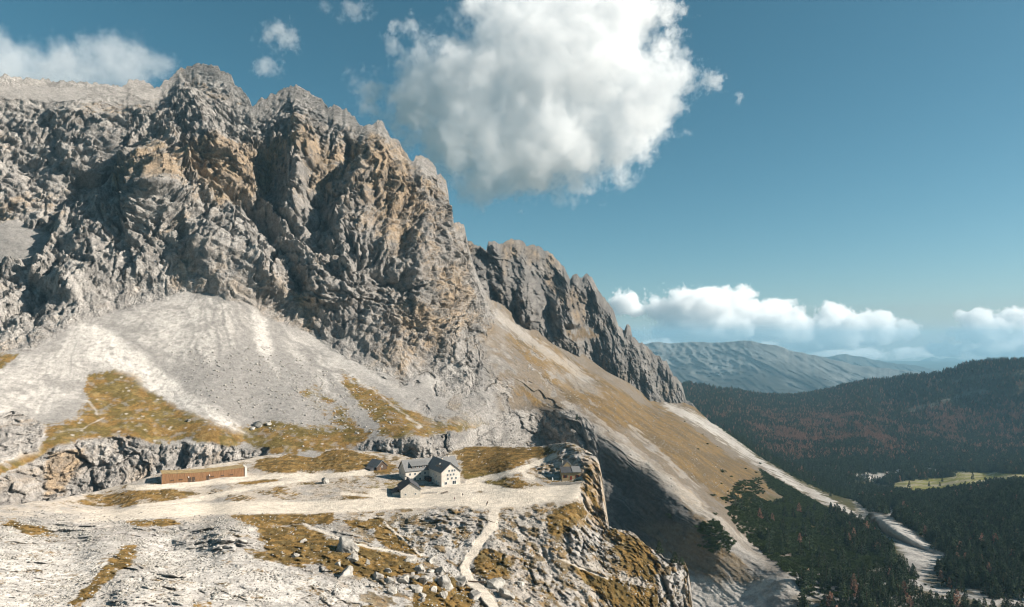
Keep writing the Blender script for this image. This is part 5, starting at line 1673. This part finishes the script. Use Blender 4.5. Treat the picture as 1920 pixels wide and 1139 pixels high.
window(H, (-3.4, 0, 1.9), '-y', 1.5, 1.5)
window(H, (2.2, 0, 2.0), '-y', 2.2, 2.0)
for z in (1.9, 5.2):
    for u in (-18.5, -15.2, -11.9, -8.6):
        window(H, (u, 20.8, z), '-y', 1.15, 1.4)
for z in (2.0, 5.4):
    for v in (3.5, 8.0, 13.0):
        window(H, (-6.2, v, z), '-x', 1.0, 1.35)
for z in (1.9, 5.0):
    for v in (23.8, 29.2):
        window(H, (-21.5, v, z), '-x', 1.0, 1.3)
for z in (2.0, 5.4):
    for v in (4, 9, 15):
        window(H, (6.2, v, z), '+x', 1.0, 1.35)
m = MB()
m.box(-8.8, -6.2, 15.5, 20.8, 0, 3.0)
pch = m.build('porch', M_WOODD, H)
m = MB()
m.box(-9.4, -6.2, 15.0, 20.78, 3.0, 3.25)
m.build('porch_roof', M_ROOFD, pch)
m = MB()
m.box(-8.0, -7.0, 15.3, 15.5, 0, 2.2)
m.build('door', M_RED, pch)
for (u, v, z) in ((-3, 10, 11.2), (2.5, 20, 12.4), (10, 26.8, 12.8), (-12, 27.6, 12.4)):
    m = MB()
    m.box(u - .45, u + .45, v - .45, v + .45, z - 1, z + 1.5)
    ch = m.build('chimney', M_STONEW, H)
    m = MB()
    m.box(u - .6, u + .6, v - .6, v + .6, z + 1.5, z + 1.68)
    m.build('chimney_cap', M_ROOFD, ch)
for i in range(5):
    m = MB()
    m.box(-4.6 + .0, -3.3, 4 + i * 1.9, 5.5 + i * 1.9, 0, .06)
    o = m.build('solar_panel', M_GLASS, H)
    k = math.atan2(5.1, 6.2)
    o.rotation_euler = (0, -k, 0)
    o.location = (0, 0, 0)
    o.data.transform(__import__('mathutils').Matrix.Translation((4.0, 0, 0)))
    o.location = (-4.0, 0, 8.75 + (6.2 - 4.0) * 5.1 / 6.2 + .42)

# ---- the front annex
Za = float(on_sheet(PLAT, 768, 934)[2]) - .2
A = thing('annex_house', 'low cream stone annex with broad dark roof before the large hut', 'building', (-57.3, 386, Za), math.radians(15))
m = MB()
m.prism([(-5.6, -3), (5.6, -3), (5.6, 4.7), (0, 8.6), (-5.6, 4.7)], 0, 16, 'y')
m.build('wall', M_STONEW, A)
gable_roof(A, 'roof', M_ROOFD, -5.6, 5.6, 0, 16, 4.85, 8.75, 'v', over=.45)
m = MB()
m.box(-9.6, -5.6, 5.0, 13.5, -3, 2.6)
lt = m.build('lean_to', M_STONEW, A)
m = MB()
m.prism([(-10.1, 2.3), (-5.62, 4.1), (-5.62, 4.4), (-10.1, 2.6)], 4.6, 13.9, 'y')
m.build('lean_to_roof', M_ROOFD, lt)
for u in (-2.8, 2.8):
    window(A, (u, 0, 2.3), '-y', .7, .8, mull=False)
window(A, (-5.6, 2.6, 2.0), '-x', .9, 1.1)
for v in (4, 9):
    window(A, (5.6, v, 2.2), '+x', .9, 1.1)
m = MB()
m.box(-1.9, -1.0, 12.6, 13.5, 6.5, 9.9)
ch = m.build('chimney', M_PLASTER, A)
m = MB()
m.box(-2.05, -.85, 12.45, 13.65, 9.9, 10.1)
m.build('chimney_cap', M_ROOFD, ch)

# ---- the little dark hut behind
p = on_sheet(PLAT, 706, 880)
B = thing('storage_hut', 'small dark hut with steep roof half sunk behind the annex', 'building', (float(p[0]), float(p[1]) + 3, float(p[2]) - .4), math.radians(48))
m = MB()
m.prism([(-4.2, -3), (4.2, -3), (4.2, 2.4), (0, 5.8), (-4.2, 2.4)], -5, 5, 'y')
m.build('wall', M_WOODD, B)
gable_roof(B, 'roof', M_ROOFM, -4.2, 4.2, -5, 5, 2.5, 5.95, 'v', over=.5)
window(B, (0, -5, 2.2), '-y', .8, .8, mull=False)
m = MB()
m.box(-1.9, -.9, -5.08, -4.98, 0, 2.0)
m.build('door', M_WOOD, B)
m = MB()
m.prism([(-8.2, .2), (-4.2, .2), (-4.2, 2.3), (-8.2, 1.3)], -3.5, 3.5, 'y')
m.build('lean_to', M_ROOFD, B)

# ---- the long timber barn
pl_, pr_ = on_sheet(PLAT, 303, 909), on_sheet(PLAT, 459, 894)
pl_ = Vector(world(303, 909, float(pl_[1])))
pr_ = Vector(world(459, 895, float(pr_[1])))
dv = pr_ - pl_
BL = math.hypot(dv.x, dv.y)
Zb = min(pl_.z, pr_.z) - .3
N = thing('timber_barn', 'long low timber clad barn with concrete end wall and turf roof', 'building', (pl_.x, pl_.y, Zb), math.atan2(dv.y, dv.x))
HL, HR = 7.0, 6.4
nb = 23
bw = BL / nb
doors = (7, 8, 12)
rb = random.Random(4)
for i in range(nb):
    x0, x1 = i * bw, (i + 1) * bw
    sag = -1.0 * math.sin(math.pi * (i + .5) / nb)
    h = HL + (HR - HL) * (i + .5) / nb + sag
    m = MB()
    m.box(x0 + .03, x1 - .03, -.06 * rb.random(), .3, -1.5, h)
    m.build('board_panel', M_WOOD, N)
m = MB()
m.box(.1, BL - .1, .3, 9.0, -1.5, 5.0)
m.build('rear_wall', M_CONC, N)
m = MB()
for i in range(nb):
    x0, x1 = i * bw, (i + 1) * bw
    ha = HL + (HR - HL) * i / nb - 1.0 * math.sin(math.pi * i / nb)
    hb = HL + (HR - HL) * (i + 1) / nb - 1.0 * math.sin(math.pi * (i + 1) / nb)
    m.add([(x0, -.15, ha), (x1, -.15, hb), (x1, 9.4, hb + .3), (x0, 9.4, ha + .3), (x0, -.15, ha + .22), (x1, -.15, hb + .22), (x1, 9.4, hb + .55), (x0, 9.4, ha + .55)],
          [(0, 3, 2, 1), (4, 5, 6, 7), (0, 1, 5, 4), (2, 3, 7, 6)])
m.build('roof', M_TURFROOF, N)
m = MB()
m.box(BL, BL + 1.3, -.3, 9.2, -1.5, HR + .1)
m.build('end_wall', M_CONC, N)
for i in doors:
    m = MB()
    m.box(i * bw + .25, (i + 1) * bw - .25, -.16, -.07, -1.5, 3.4)
    dr = m.build('door', M_WOODD, N)
    m = MB()
    m.box((i + 1) * bw - .5, (i + 1) * bw - .4, -.24, -.16, 1.2, 1.5)
    m.build('handle', M_FRAME, dr)
for x in (5.6, 10.2, 27.5, 33.2, 38.4):
    for zz in (2.6,):
        window(N, (x, -.07, zz), '-y', 1.9, .7, mat_frame=M_WOOD, mat_pane=M_WOODD, name='window')
for x in (14.4, 27.0 - 1.2):
    m = MB()
    m.box(x - .25, x + .25, -.5, -.06, 3.3, 3.9)
    m.build('wall_lamp', M_FRAME, N)

# ---- the small hut on the brink
Zr = float(on_sheet(PLAT, 1072, 903)[2]) + .3
Dp = (ZC - (Zr + 0)) * F / (898 - HY)
S = thing('brink_hut', 'small tan hut with red shutters at the foot of the rock knob', 'building', ((1071 - CX) * 428 / F, 428, Zr), math.radians(4))
m = MB()
m.box(-5.8, 5.8, 0, 7, -3, 4.6)
m.build('wall', M_TAN, S)
m = MB()
m.prism([(-5.2, 0), (2.6, 0), (2.6, 6.2), (-1.3, 10.2), (-5.2, 6.2)], 6.9, 14, 'y')
m.build('rear_wall', M_TAN, S)
gable_roof(S, 'rear_roof', M_ROOFM, -5.2, 2.6, 7.2, 14, 6.35, 10.35, 'v', over=.4)
m = MB()
m.prism([(-.5, 4.55), (7.2, 7.0), (7.2, 7.25), (-.5, 4.8)], -6.3, .8, 'x')
m.build('roof', M_ROOFD, S)
m = MB()
m.prism([(-.6, 4.75), (7.0, 7.1), (7.0, 7.4), (-.6, 5.05)], .85, 6.4, 'x')
m.build('roof', M_ROOFM, S)
for u in (-3.6, 3.9):
    window(S, (u, 0, 2.3), '-y', 1.3, 1.4, mat_frame=M_WOODD, shutters=M_RED)
m = MB()
m.box(-.7, .5, -.08, .02, 0, 2.5)
dr = m.build('door', M_RED, S)
m = MB()
m.box(.25, .33, -.14, -.08, 1.1, 1.25)
m.build('handle', M_FRAME, dr)
m = MB()
m.box(-4.4, -3.7, 9, 9.7, 7.5, 10.6)
m.build('chimney', M_STONEW, S)

# ---- terrace before it, with dry stone wall blocks
T = thing('terrace_wall', 'low dry stone terrace wall in front of the small tan hut', 'wall', ((1060 - CX) * 419 / F, 419, Zr - .2), math.radians(3))
r = random.Random(9)
for row in range(2):
    x = -9.0
    while x < 10:
        w = r.uniform(.9, 1.7)
        m = MB()
        m.box(x + .03, x + w - .03, -.35 - r.uniform(0, .12), .35, -2.4 + row * 1.6 + (0 if row == 0 else .03), -.8 + row * 1.6 + (r.uniform(-.1, .15) if row else 0))
        m.build('stone', M_DRY, T)
        x += w
for x in (-8, -3, 2, 7):
    pass
# parasol
U = thing('parasol', 'closed white parasol on the shaded terrace', 'parasol', ((1036 - CX) * 421 / F, 421, float(on_sheet(PLAT, 1036, 903)[2])), 0)
m = MB()
m.tube((0, 0, 0), (0, 0, 3.6), .05, .05, 8)
m.build('pole', M_WOODD, U)
m = MB()
for a, b, c_, d_ in ((1.2, 2.2, .28, .42), (2.2, 3.4, .42, .10)):
    m.tube((0, 0, a), (0, 0, b), c_, d_, 10)
m.build('canopy', M_FRAME, U)
m = MB()
m.tube((0, 0, -.1), (0, 0, .12), .4, .36, 10)
m.build('foot', M_DRY, U)

# ---- summit cross on the knob
p = on_sheet(PLAT, 1060, 832)
X = thing('summit_cross', 'thin wooden cross standing on top of the rock knob', 'cross', (float(p[0]), float(p[1]), float(p[2]) - .3))
m = MB()
m.box(-.14, .14, -.12, .12, 0, 4.6)
m.build('post', M_WOODD, X)
m = MB()
m.box(-1.1, 1.1, -.15, .15, 3.1, 3.38)
m.build('crossbar', M_WOODD, X)

# ---- stone bed beside the annex
p = on_sheet(PLAT, 803, 926)
K = thing('rubble_wall', 'low dark rubble wall between the annex and the hut yard', 'wall', (float(p[0]) - 1, float(p[1]), float(p[2])), math.radians(20))
for row in range(2):
    x = -3.4
    while x < 5.5:
        w = r.uniform(.6, 1.2)
        m = MB()
        m.box(x + .03, x + w - .03, -.4 - r.uniform(0, .15), .4, -.7 + row * .85 + (.02 if row else 0), .13 + row * .85 + (r.uniform(-.1, .2) if row else 0))
        m.build('stone', M_DRY, K)
        x += w

# ---- picnic tables in the yard
def picnic(px, py, rz, label):
    p = on_sheet(PLAT, px, py)
    t_ = thing('picnic_table', label, 'picnic table', (float(p[0]), float(p[1]), float(p[2])), rz, 'picnic tables in the yard')
    m = MB()
    m.box(-1.1, 1.1, -.4, .4, .72, .78)
    m.build('table_top', M_WOODD, t_)
    for s in (-1, 1):
        m = MB()
        m.box(-1.1, 1.1, s * .75 - .15, s * .75 + .15, .42, .47)
        m.build('seat', M_WOODD, t_)
        m = MB()
        m.prism([(-.85, -.1), (-.75, -.1), (-.2, .72), (-.3, .72)], s * .8 - .05, s * .8 + .05, 'x')
        m.prism([(.75, -.1), (.85, -.1), (.3, .72), (.2, .72)], s * .8 - .05, s * .8 + .05, 'x')
        m.prism([(-.88, .35), (.88, .35), (.88, .42), (-.88, .42)], s * .74 - .04, s * .74 + .0, 'x')
        m.build('trestle', M_WOODD, t_)
picnic(829, 927, .3, 'dark picnic table nearest the rubble wall')
picnic(836, 925, .8, 'dark picnic table a step farther from the rubble wall')

# ---- timber drains across the trail
def drain(a, b, label):
    pa, pb = Vector(on_sheet(PLAT, *a)), Vector(on_sheet(PLAT, *b))
    o = MB()
    c0 = (pa + pb) / 2
    o.tube(pa - c0 + Vector((0, 0, .12)), pb - c0 + Vector((0, 0, .12)), .28, .25, 8)
    x = o.build('timber_drain', M_WOODD)
    x.location = c0
    tag(x, label, 'log', 'logs laid across the trail')
drain((916, 977), (933, 983), 'dark log across the top of the trail below the yard')
drain((878, 1091), (907, 1093), 'dark log across the trail at its lower bend')

# ---- walkers
M_SKIN = solid_mat('skin', (.45, .28, .2), .05, 3, .6)
M_HAIR = solid_mat('hair', (.04, .03, .02), .1, 3, .6)
def person(px, py, rz, jacket, label, stride=.25, pack=True):
    p = on_sheet(PLAT, px, py)
    root = thing('person', label, 'person', (float(p[0]), float(p[1]), float(p[2])), rz, 'walkers on the plateau')
    J = {'pel': (0, 0, .95), 'wai': (0, 0, 1.1), 'che': (0, -.02, 1.35), 'nec': (0, -.01, 1.52), 'hd0': (0, -.03, 1.60), 'hd1': (0, -.03, 1.72)}
    E = [('pel', 'wai'), ('wai', 'che'), ('che', 'nec'), ('nec', 'hd0'), ('hd0', 'hd1')]
    Rd = {'pel': .155, 'wai': .14, 'che': .17, 'nec': .065, 'hd0': .09, 'hd1': .095}
    for s, k in ((-1, 1), (1, -1)):
        n = 'L' if s < 0 else 'R'
        J.update({n + 'hip': (s * .1, 0, .9), n + 'kne': (s * .1, -k * stride * .5 - .03, .5), n + 'ank': (s * .1, -k * stride, .08), n + 'toe': (s * .11, -k * stride - .18, .04),
                  n + 'sho': (s * .2, -.01, 1.42), n + 'elb': (s * .26, k * .06, 1.14), n + 'wri': (s * .25, k * .1 - .12, .92), n + 'fin': (s * .25, k * .1 - .16, .82)})
        E += [('pel', n + 'hip'), (n + 'hip', n + 'kne'), (n + 'kne', n + 'ank'), (n + 'ank', n + 'toe'), ('che', n + 'sho'), (n + 'sho', n + 'elb'), (n + 'elb', n + 'wri'), (n + 'wri', n + 'fin')]
        Rd.update({n + 'hip': .1, n + 'kne': .07, n + 'ank': .05, n + 'toe': .04, n + 'sho': .075, n + 'elb': .055, n + 'wri': .04, n + 'fin': .03})
    keys = list(J)
    me = bpy.data.meshes.new('body')
    me.from_pydata([J[k] for k in keys], [(keys.index(a), keys.index(b)) for a, b in E], [])
    o = link('body', me, jacket, root)
    me.materials.append(M_SKIN)
    bm = bmesh.new()
    bm.from_mesh(me)
    ly = bm.verts.layers.skin.verify()
    bm.verts.ensure_lookup_table()
    for i, k in enumerate(keys):
        bm.verts[i][ly].radius = (Rd[k], Rd[k])
        bm.verts[i][ly].use_root = k == 'pel'
    bm.to_mesh(me)
    bm.free()
    o.modifiers.new('skin', 'SKIN')
    o.modifiers.new('sub', 'SUBSURF').levels = 1
    m = MB()
    m.tube((0, -.01, 1.66), (0, -.01, 1.83), .115, .06, 10)
    m.build('hair', M_HAIR, root)
    if pack:
        m = MB()
        m.box(-.17, .17, .12, .34, 1.05, 1.5)
        m.build('backpack', M_RED, root)
M_J1 = solid_mat('dark_jacket', (.03, .035, .05), .1, 3, .8)
M_J2 = solid_mat('blue_jacket', (.03, .07, .14), .1, 3, .8)
M_J3 = solid_mat('brown_jacket', (.09, .05, .03), .1, 3, .8)
person(868, 931, .6, M_J1, 'walker in dark clothes standing nearest the hut yard')
person(852, 939, -2.4, M_J2, 'walker in blue jacket striding along the plateau edge')
person(913, 946, .2, M_J3, 'walker in brown at the top of the descending trail')
person(911, 948, 1.2, M_J1, 'walker in dark clothes beside the one in brown', pack=False)
person(906, 894, 2.5, M_J3, 'walker on the path between hut and knob', pack=False)
# ================================================================== boulders
M_BOULD = solid_mat('boulder_stone', (.32, .295, .26), .7, 1.4, .95, .9, .3, per_object=.15)
def boulder_mesh(seed):
    bm = bmesh.new()
    bmesh.ops.create_icosphere(bm, subdivisions=4, radius=.5)
    r = random.Random(seed)
    cuts = [(Vector((r.gauss(0, 1), r.gauss(0, 1), r.gauss(0, .8))).normalized(), r.uniform(.22, .38)) for _ in range(13)]
    co = np.array([v.co for v in bm.verts], np.float32)
    n1 = fbm(co[:, 0] * 2.2 + seed * 7.1, co[:, 1] * 2.2, co[:, 2] * 2.2, 3, seed)
    n2 = billow(co[:, 0] * 6 + seed, co[:, 1] * 6, co[:, 2] * 6, 3, seed + 9)
    for i, v in enumerate(bm.verts):
        for d, k in cuts:
            e = v.co.dot(d) - k
            if e > 0:
                v.co -= d * e * .9
        v.co *= 1 + .17 * float(n1[i]) - .08 * float(n2[i])
    me = bpy.data.meshes.new('boulder')
    bm.to_mesh(me)
    bm.free()
    me.materials.append(M_BOULD)
    return me
BM_ = [boulder_mesh(s + 3) for s in range(7)]
CL = 'pale boulder in the heap left of the descending trail'
BO = [(648, 1034, 46, 'largest pale grey boulder, on brown turf left of the heap'), (662, 1054, 30, 'squat grey boulder leaning on the largest one'), (568, 1016, 15, 'lone rounded pale boulder high on the brown turf'),
      (633, 1060, 15, 'small pale block in the shade of the largest boulder'), (656, 1070, 17, 'small pale block just below the largest boulder pair'), (690, 1058, 13, 'small dark boulder alone right of the largest boulder'),
      (708, 1083, 22, 'medium pale boulder alone in the middle of the brown turf'), (728, 1073, 15, 'small pointed boulder alone above the heap'), (645, 1086, 40, 'wide pale boulder where turf meets the white scree'),
      (758, 1092, 25, 'flat pale slab at the left end of the heap'), (779, 1110, 32, 'dark shaded boulder at the lower left of the heap'), (833, 1101, 36, 'long pale slab at the right side of the heap'),
      (862, 1096, 38, 'long grey boulder lying along the left edge of the trail'), (890, 1123, 32, 'tall grey boulder at the trail edge near the bottom'), (931, 1103, 32, 'grey boulder right of the trail bend'),
      (950, 1123, 36, 'broad pale boulder right of the trail near the bottom'), (975, 1098, 19, 'small grey boulder set back right of the trail'), (993, 1132, 22, 'dark boulder at the bottom right of the trail'),
      (608, 906, 18, 'grey boulder on the plateau above the main path'), (553, 1045, 17, 'pale boulder at the left rim of the brown turf'), (770, 1054, 26, 'grey boulder at the top left of the heap'),
      (811, 1057, 27, 'dark grey boulder at the top right of the heap'), (697, 1102, 15, CL), (730, 1093, 20, CL), (736, 1113, 22, CL), (787, 1073, 25, CL), (825, 1075, 25, CL), (807, 1073, 17, CL), (773, 1079, 11, CL),
      (796, 1091, 30, CL), (811, 1109, 17, CL), (830, 1120, 25, CL), (791, 1128, 15, CL), (791, 1119, 15, CL), (806, 1090, 14, CL), (780, 1086, 14, CL), (818, 1090, 12, CL)]
for n_, (x, y, w, lab) in enumerate(BO):
    p = on_sheet(PLAT, x, y)
    s = w * p[1] / F * 1.05
    rr = random.Random(n_ + 50)
    o = bpy.data.objects.new('boulder', BM_[n_ % 7])
    COL.objects.link(o)
    o.scale = (s * 1.15, s * rr.uniform(.9, 1.2), s * rr.uniform(.72, .95))
    o.location = (p[0], p[1] + s * .15, p[2] + o.scale[2] * .12)
    o.rotation_euler = (rr.gauss(0, .25), rr.gauss(0, .25), rr.uniform(0, 6.28))
    tag(o, lab, 'boulder', 'boulders before the huts')
for n_, (x, y, w, lab) in enumerate([(485, 800, 18, 'large grey boulder at the foot of the scree cone'), (474, 806, 11, 'small boulder left of the large one below the scree cone'),
                                     (503, 797, 12, 'small boulder right of the large one below the scree cone'), (353, 790, 9, 'small pale rock alone on the golden turf below the cone')]):
    p = on_sheet(M1, x, y)
    s = w * p[1] / F
    o = bpy.data.objects.new('boulder', BM_[(n_ * 3) % 7])
    COL.objects.link(o)
    o.scale = (s * 1.2, s, s * .85)
    o.location = (p[0], p[1], p[2] + s * .2)
    o.rotation_euler = (0, .1, n_ * 1.3)
    tag(o, lab, 'boulder', 'boulders below the scree cone')
# loose stones
def stones(name, label, G, weight, n, smin, smax, seed):
    rg = np.random.RandomState(seed)
    P, tot = sample_sheet(G, weight, n, rg)
    s = smin + (smax - smin) * rg.random_sample(n) ** 3
    P = P + np.stack([0 * s, 0 * s, s * .12], -1)
    stuff_scatter(name, label, [b for b in BS_], P, s, seed)
BS_ = []
for s_ in range(4):
    bm = bmesh.new()
    bmesh.ops.create_icosphere(bm, subdivisions=2, radius=.5)
    r = random.Random(s_)
    for v in bm.verts:
        v.co = Vector((v.co.x * 1.1, v.co.y * .9, v.co.z * .75)) * r.uniform(.8, 1.15)
    me = bpy.data.meshes.new('stone')
    bm.to_mesh(me)
    bm.free()
    me.materials.append(M_BOULD)
    BS_.append(me)
wst = (1 - PLAT['path']) * sstep(945, 990, PLAT['PY']) * (1 - .82 * PLAT['gm']) * (PLAT['PX'] < 1290) * (PLAT['PX'] > -60)
clump = sstep(-.1, .45, fbm((PLAT['V'][..., 0] / 12).astype(np.float32), (PLAT['V'][..., 1] / 12).astype(np.float32), (PLAT['V'][..., 2] / 12).astype(np.float32), 3, 601))
stones('loose_stones', 'loose white stones strewn over the near slope', PLAT, wst * (.15 + clump), 18000, .22, 1.1, 11)
wsc_ = area(M1['PX'], M1['PY'], [(330, 660), (480, 650), (640, 700), (740, 800), (560, 815), (430, 800), (380, 740)], 30) + .25 * area(M1['PX'], M1['PY'], [(900, 600), (1000, 640), (1300, 830), (1420, 960), (1250, 900), (1000, 760)], 30)
stones('scree_stones', 'grey blocks strewn over the scree cone', M1, wsc_, 3500, .5, 2.2, 12)
# ================================================================== farmsteads far down in the valley
def far_house(px, py, w, l, rz, label):
    p = on_sheet(VAL, px, py)
    h = thing('valley_house', label, 'house', (float(p[0]), float(p[1]), float(p[2])), rz, 'houses on the valley floor')
    m = MB()
    m.prism([(-w / 2, -2), (w / 2, -2), (w / 2, 5.5), (0, 9), (-w / 2, 5.5)], 0, l, 'y')
    m.build('wall', M_CONC, h)
    gable_roof(h, 'roof', M_ROOFM, -w / 2, w / 2, 0, l, 5.6, 9.1, 'v', over=1.0)
    for u in (-w / 4, w / 4):
        window(h, (u, 0, 2.5), '-y', 1.4, 1.6)
far_house(1632, 898, 14, 20, .4, 'white house at the left end of the valley clearing')
far_house(1690, 889, 16, 22, -.3, 'white house in the middle of the valley clearing')
far_house(1752, 886, 12, 16, .8, 'small pale house at the back of the green meadow')
far_house(1546, 866, 16, 22, .2, 'pale house alone in the forest left of the clearing')
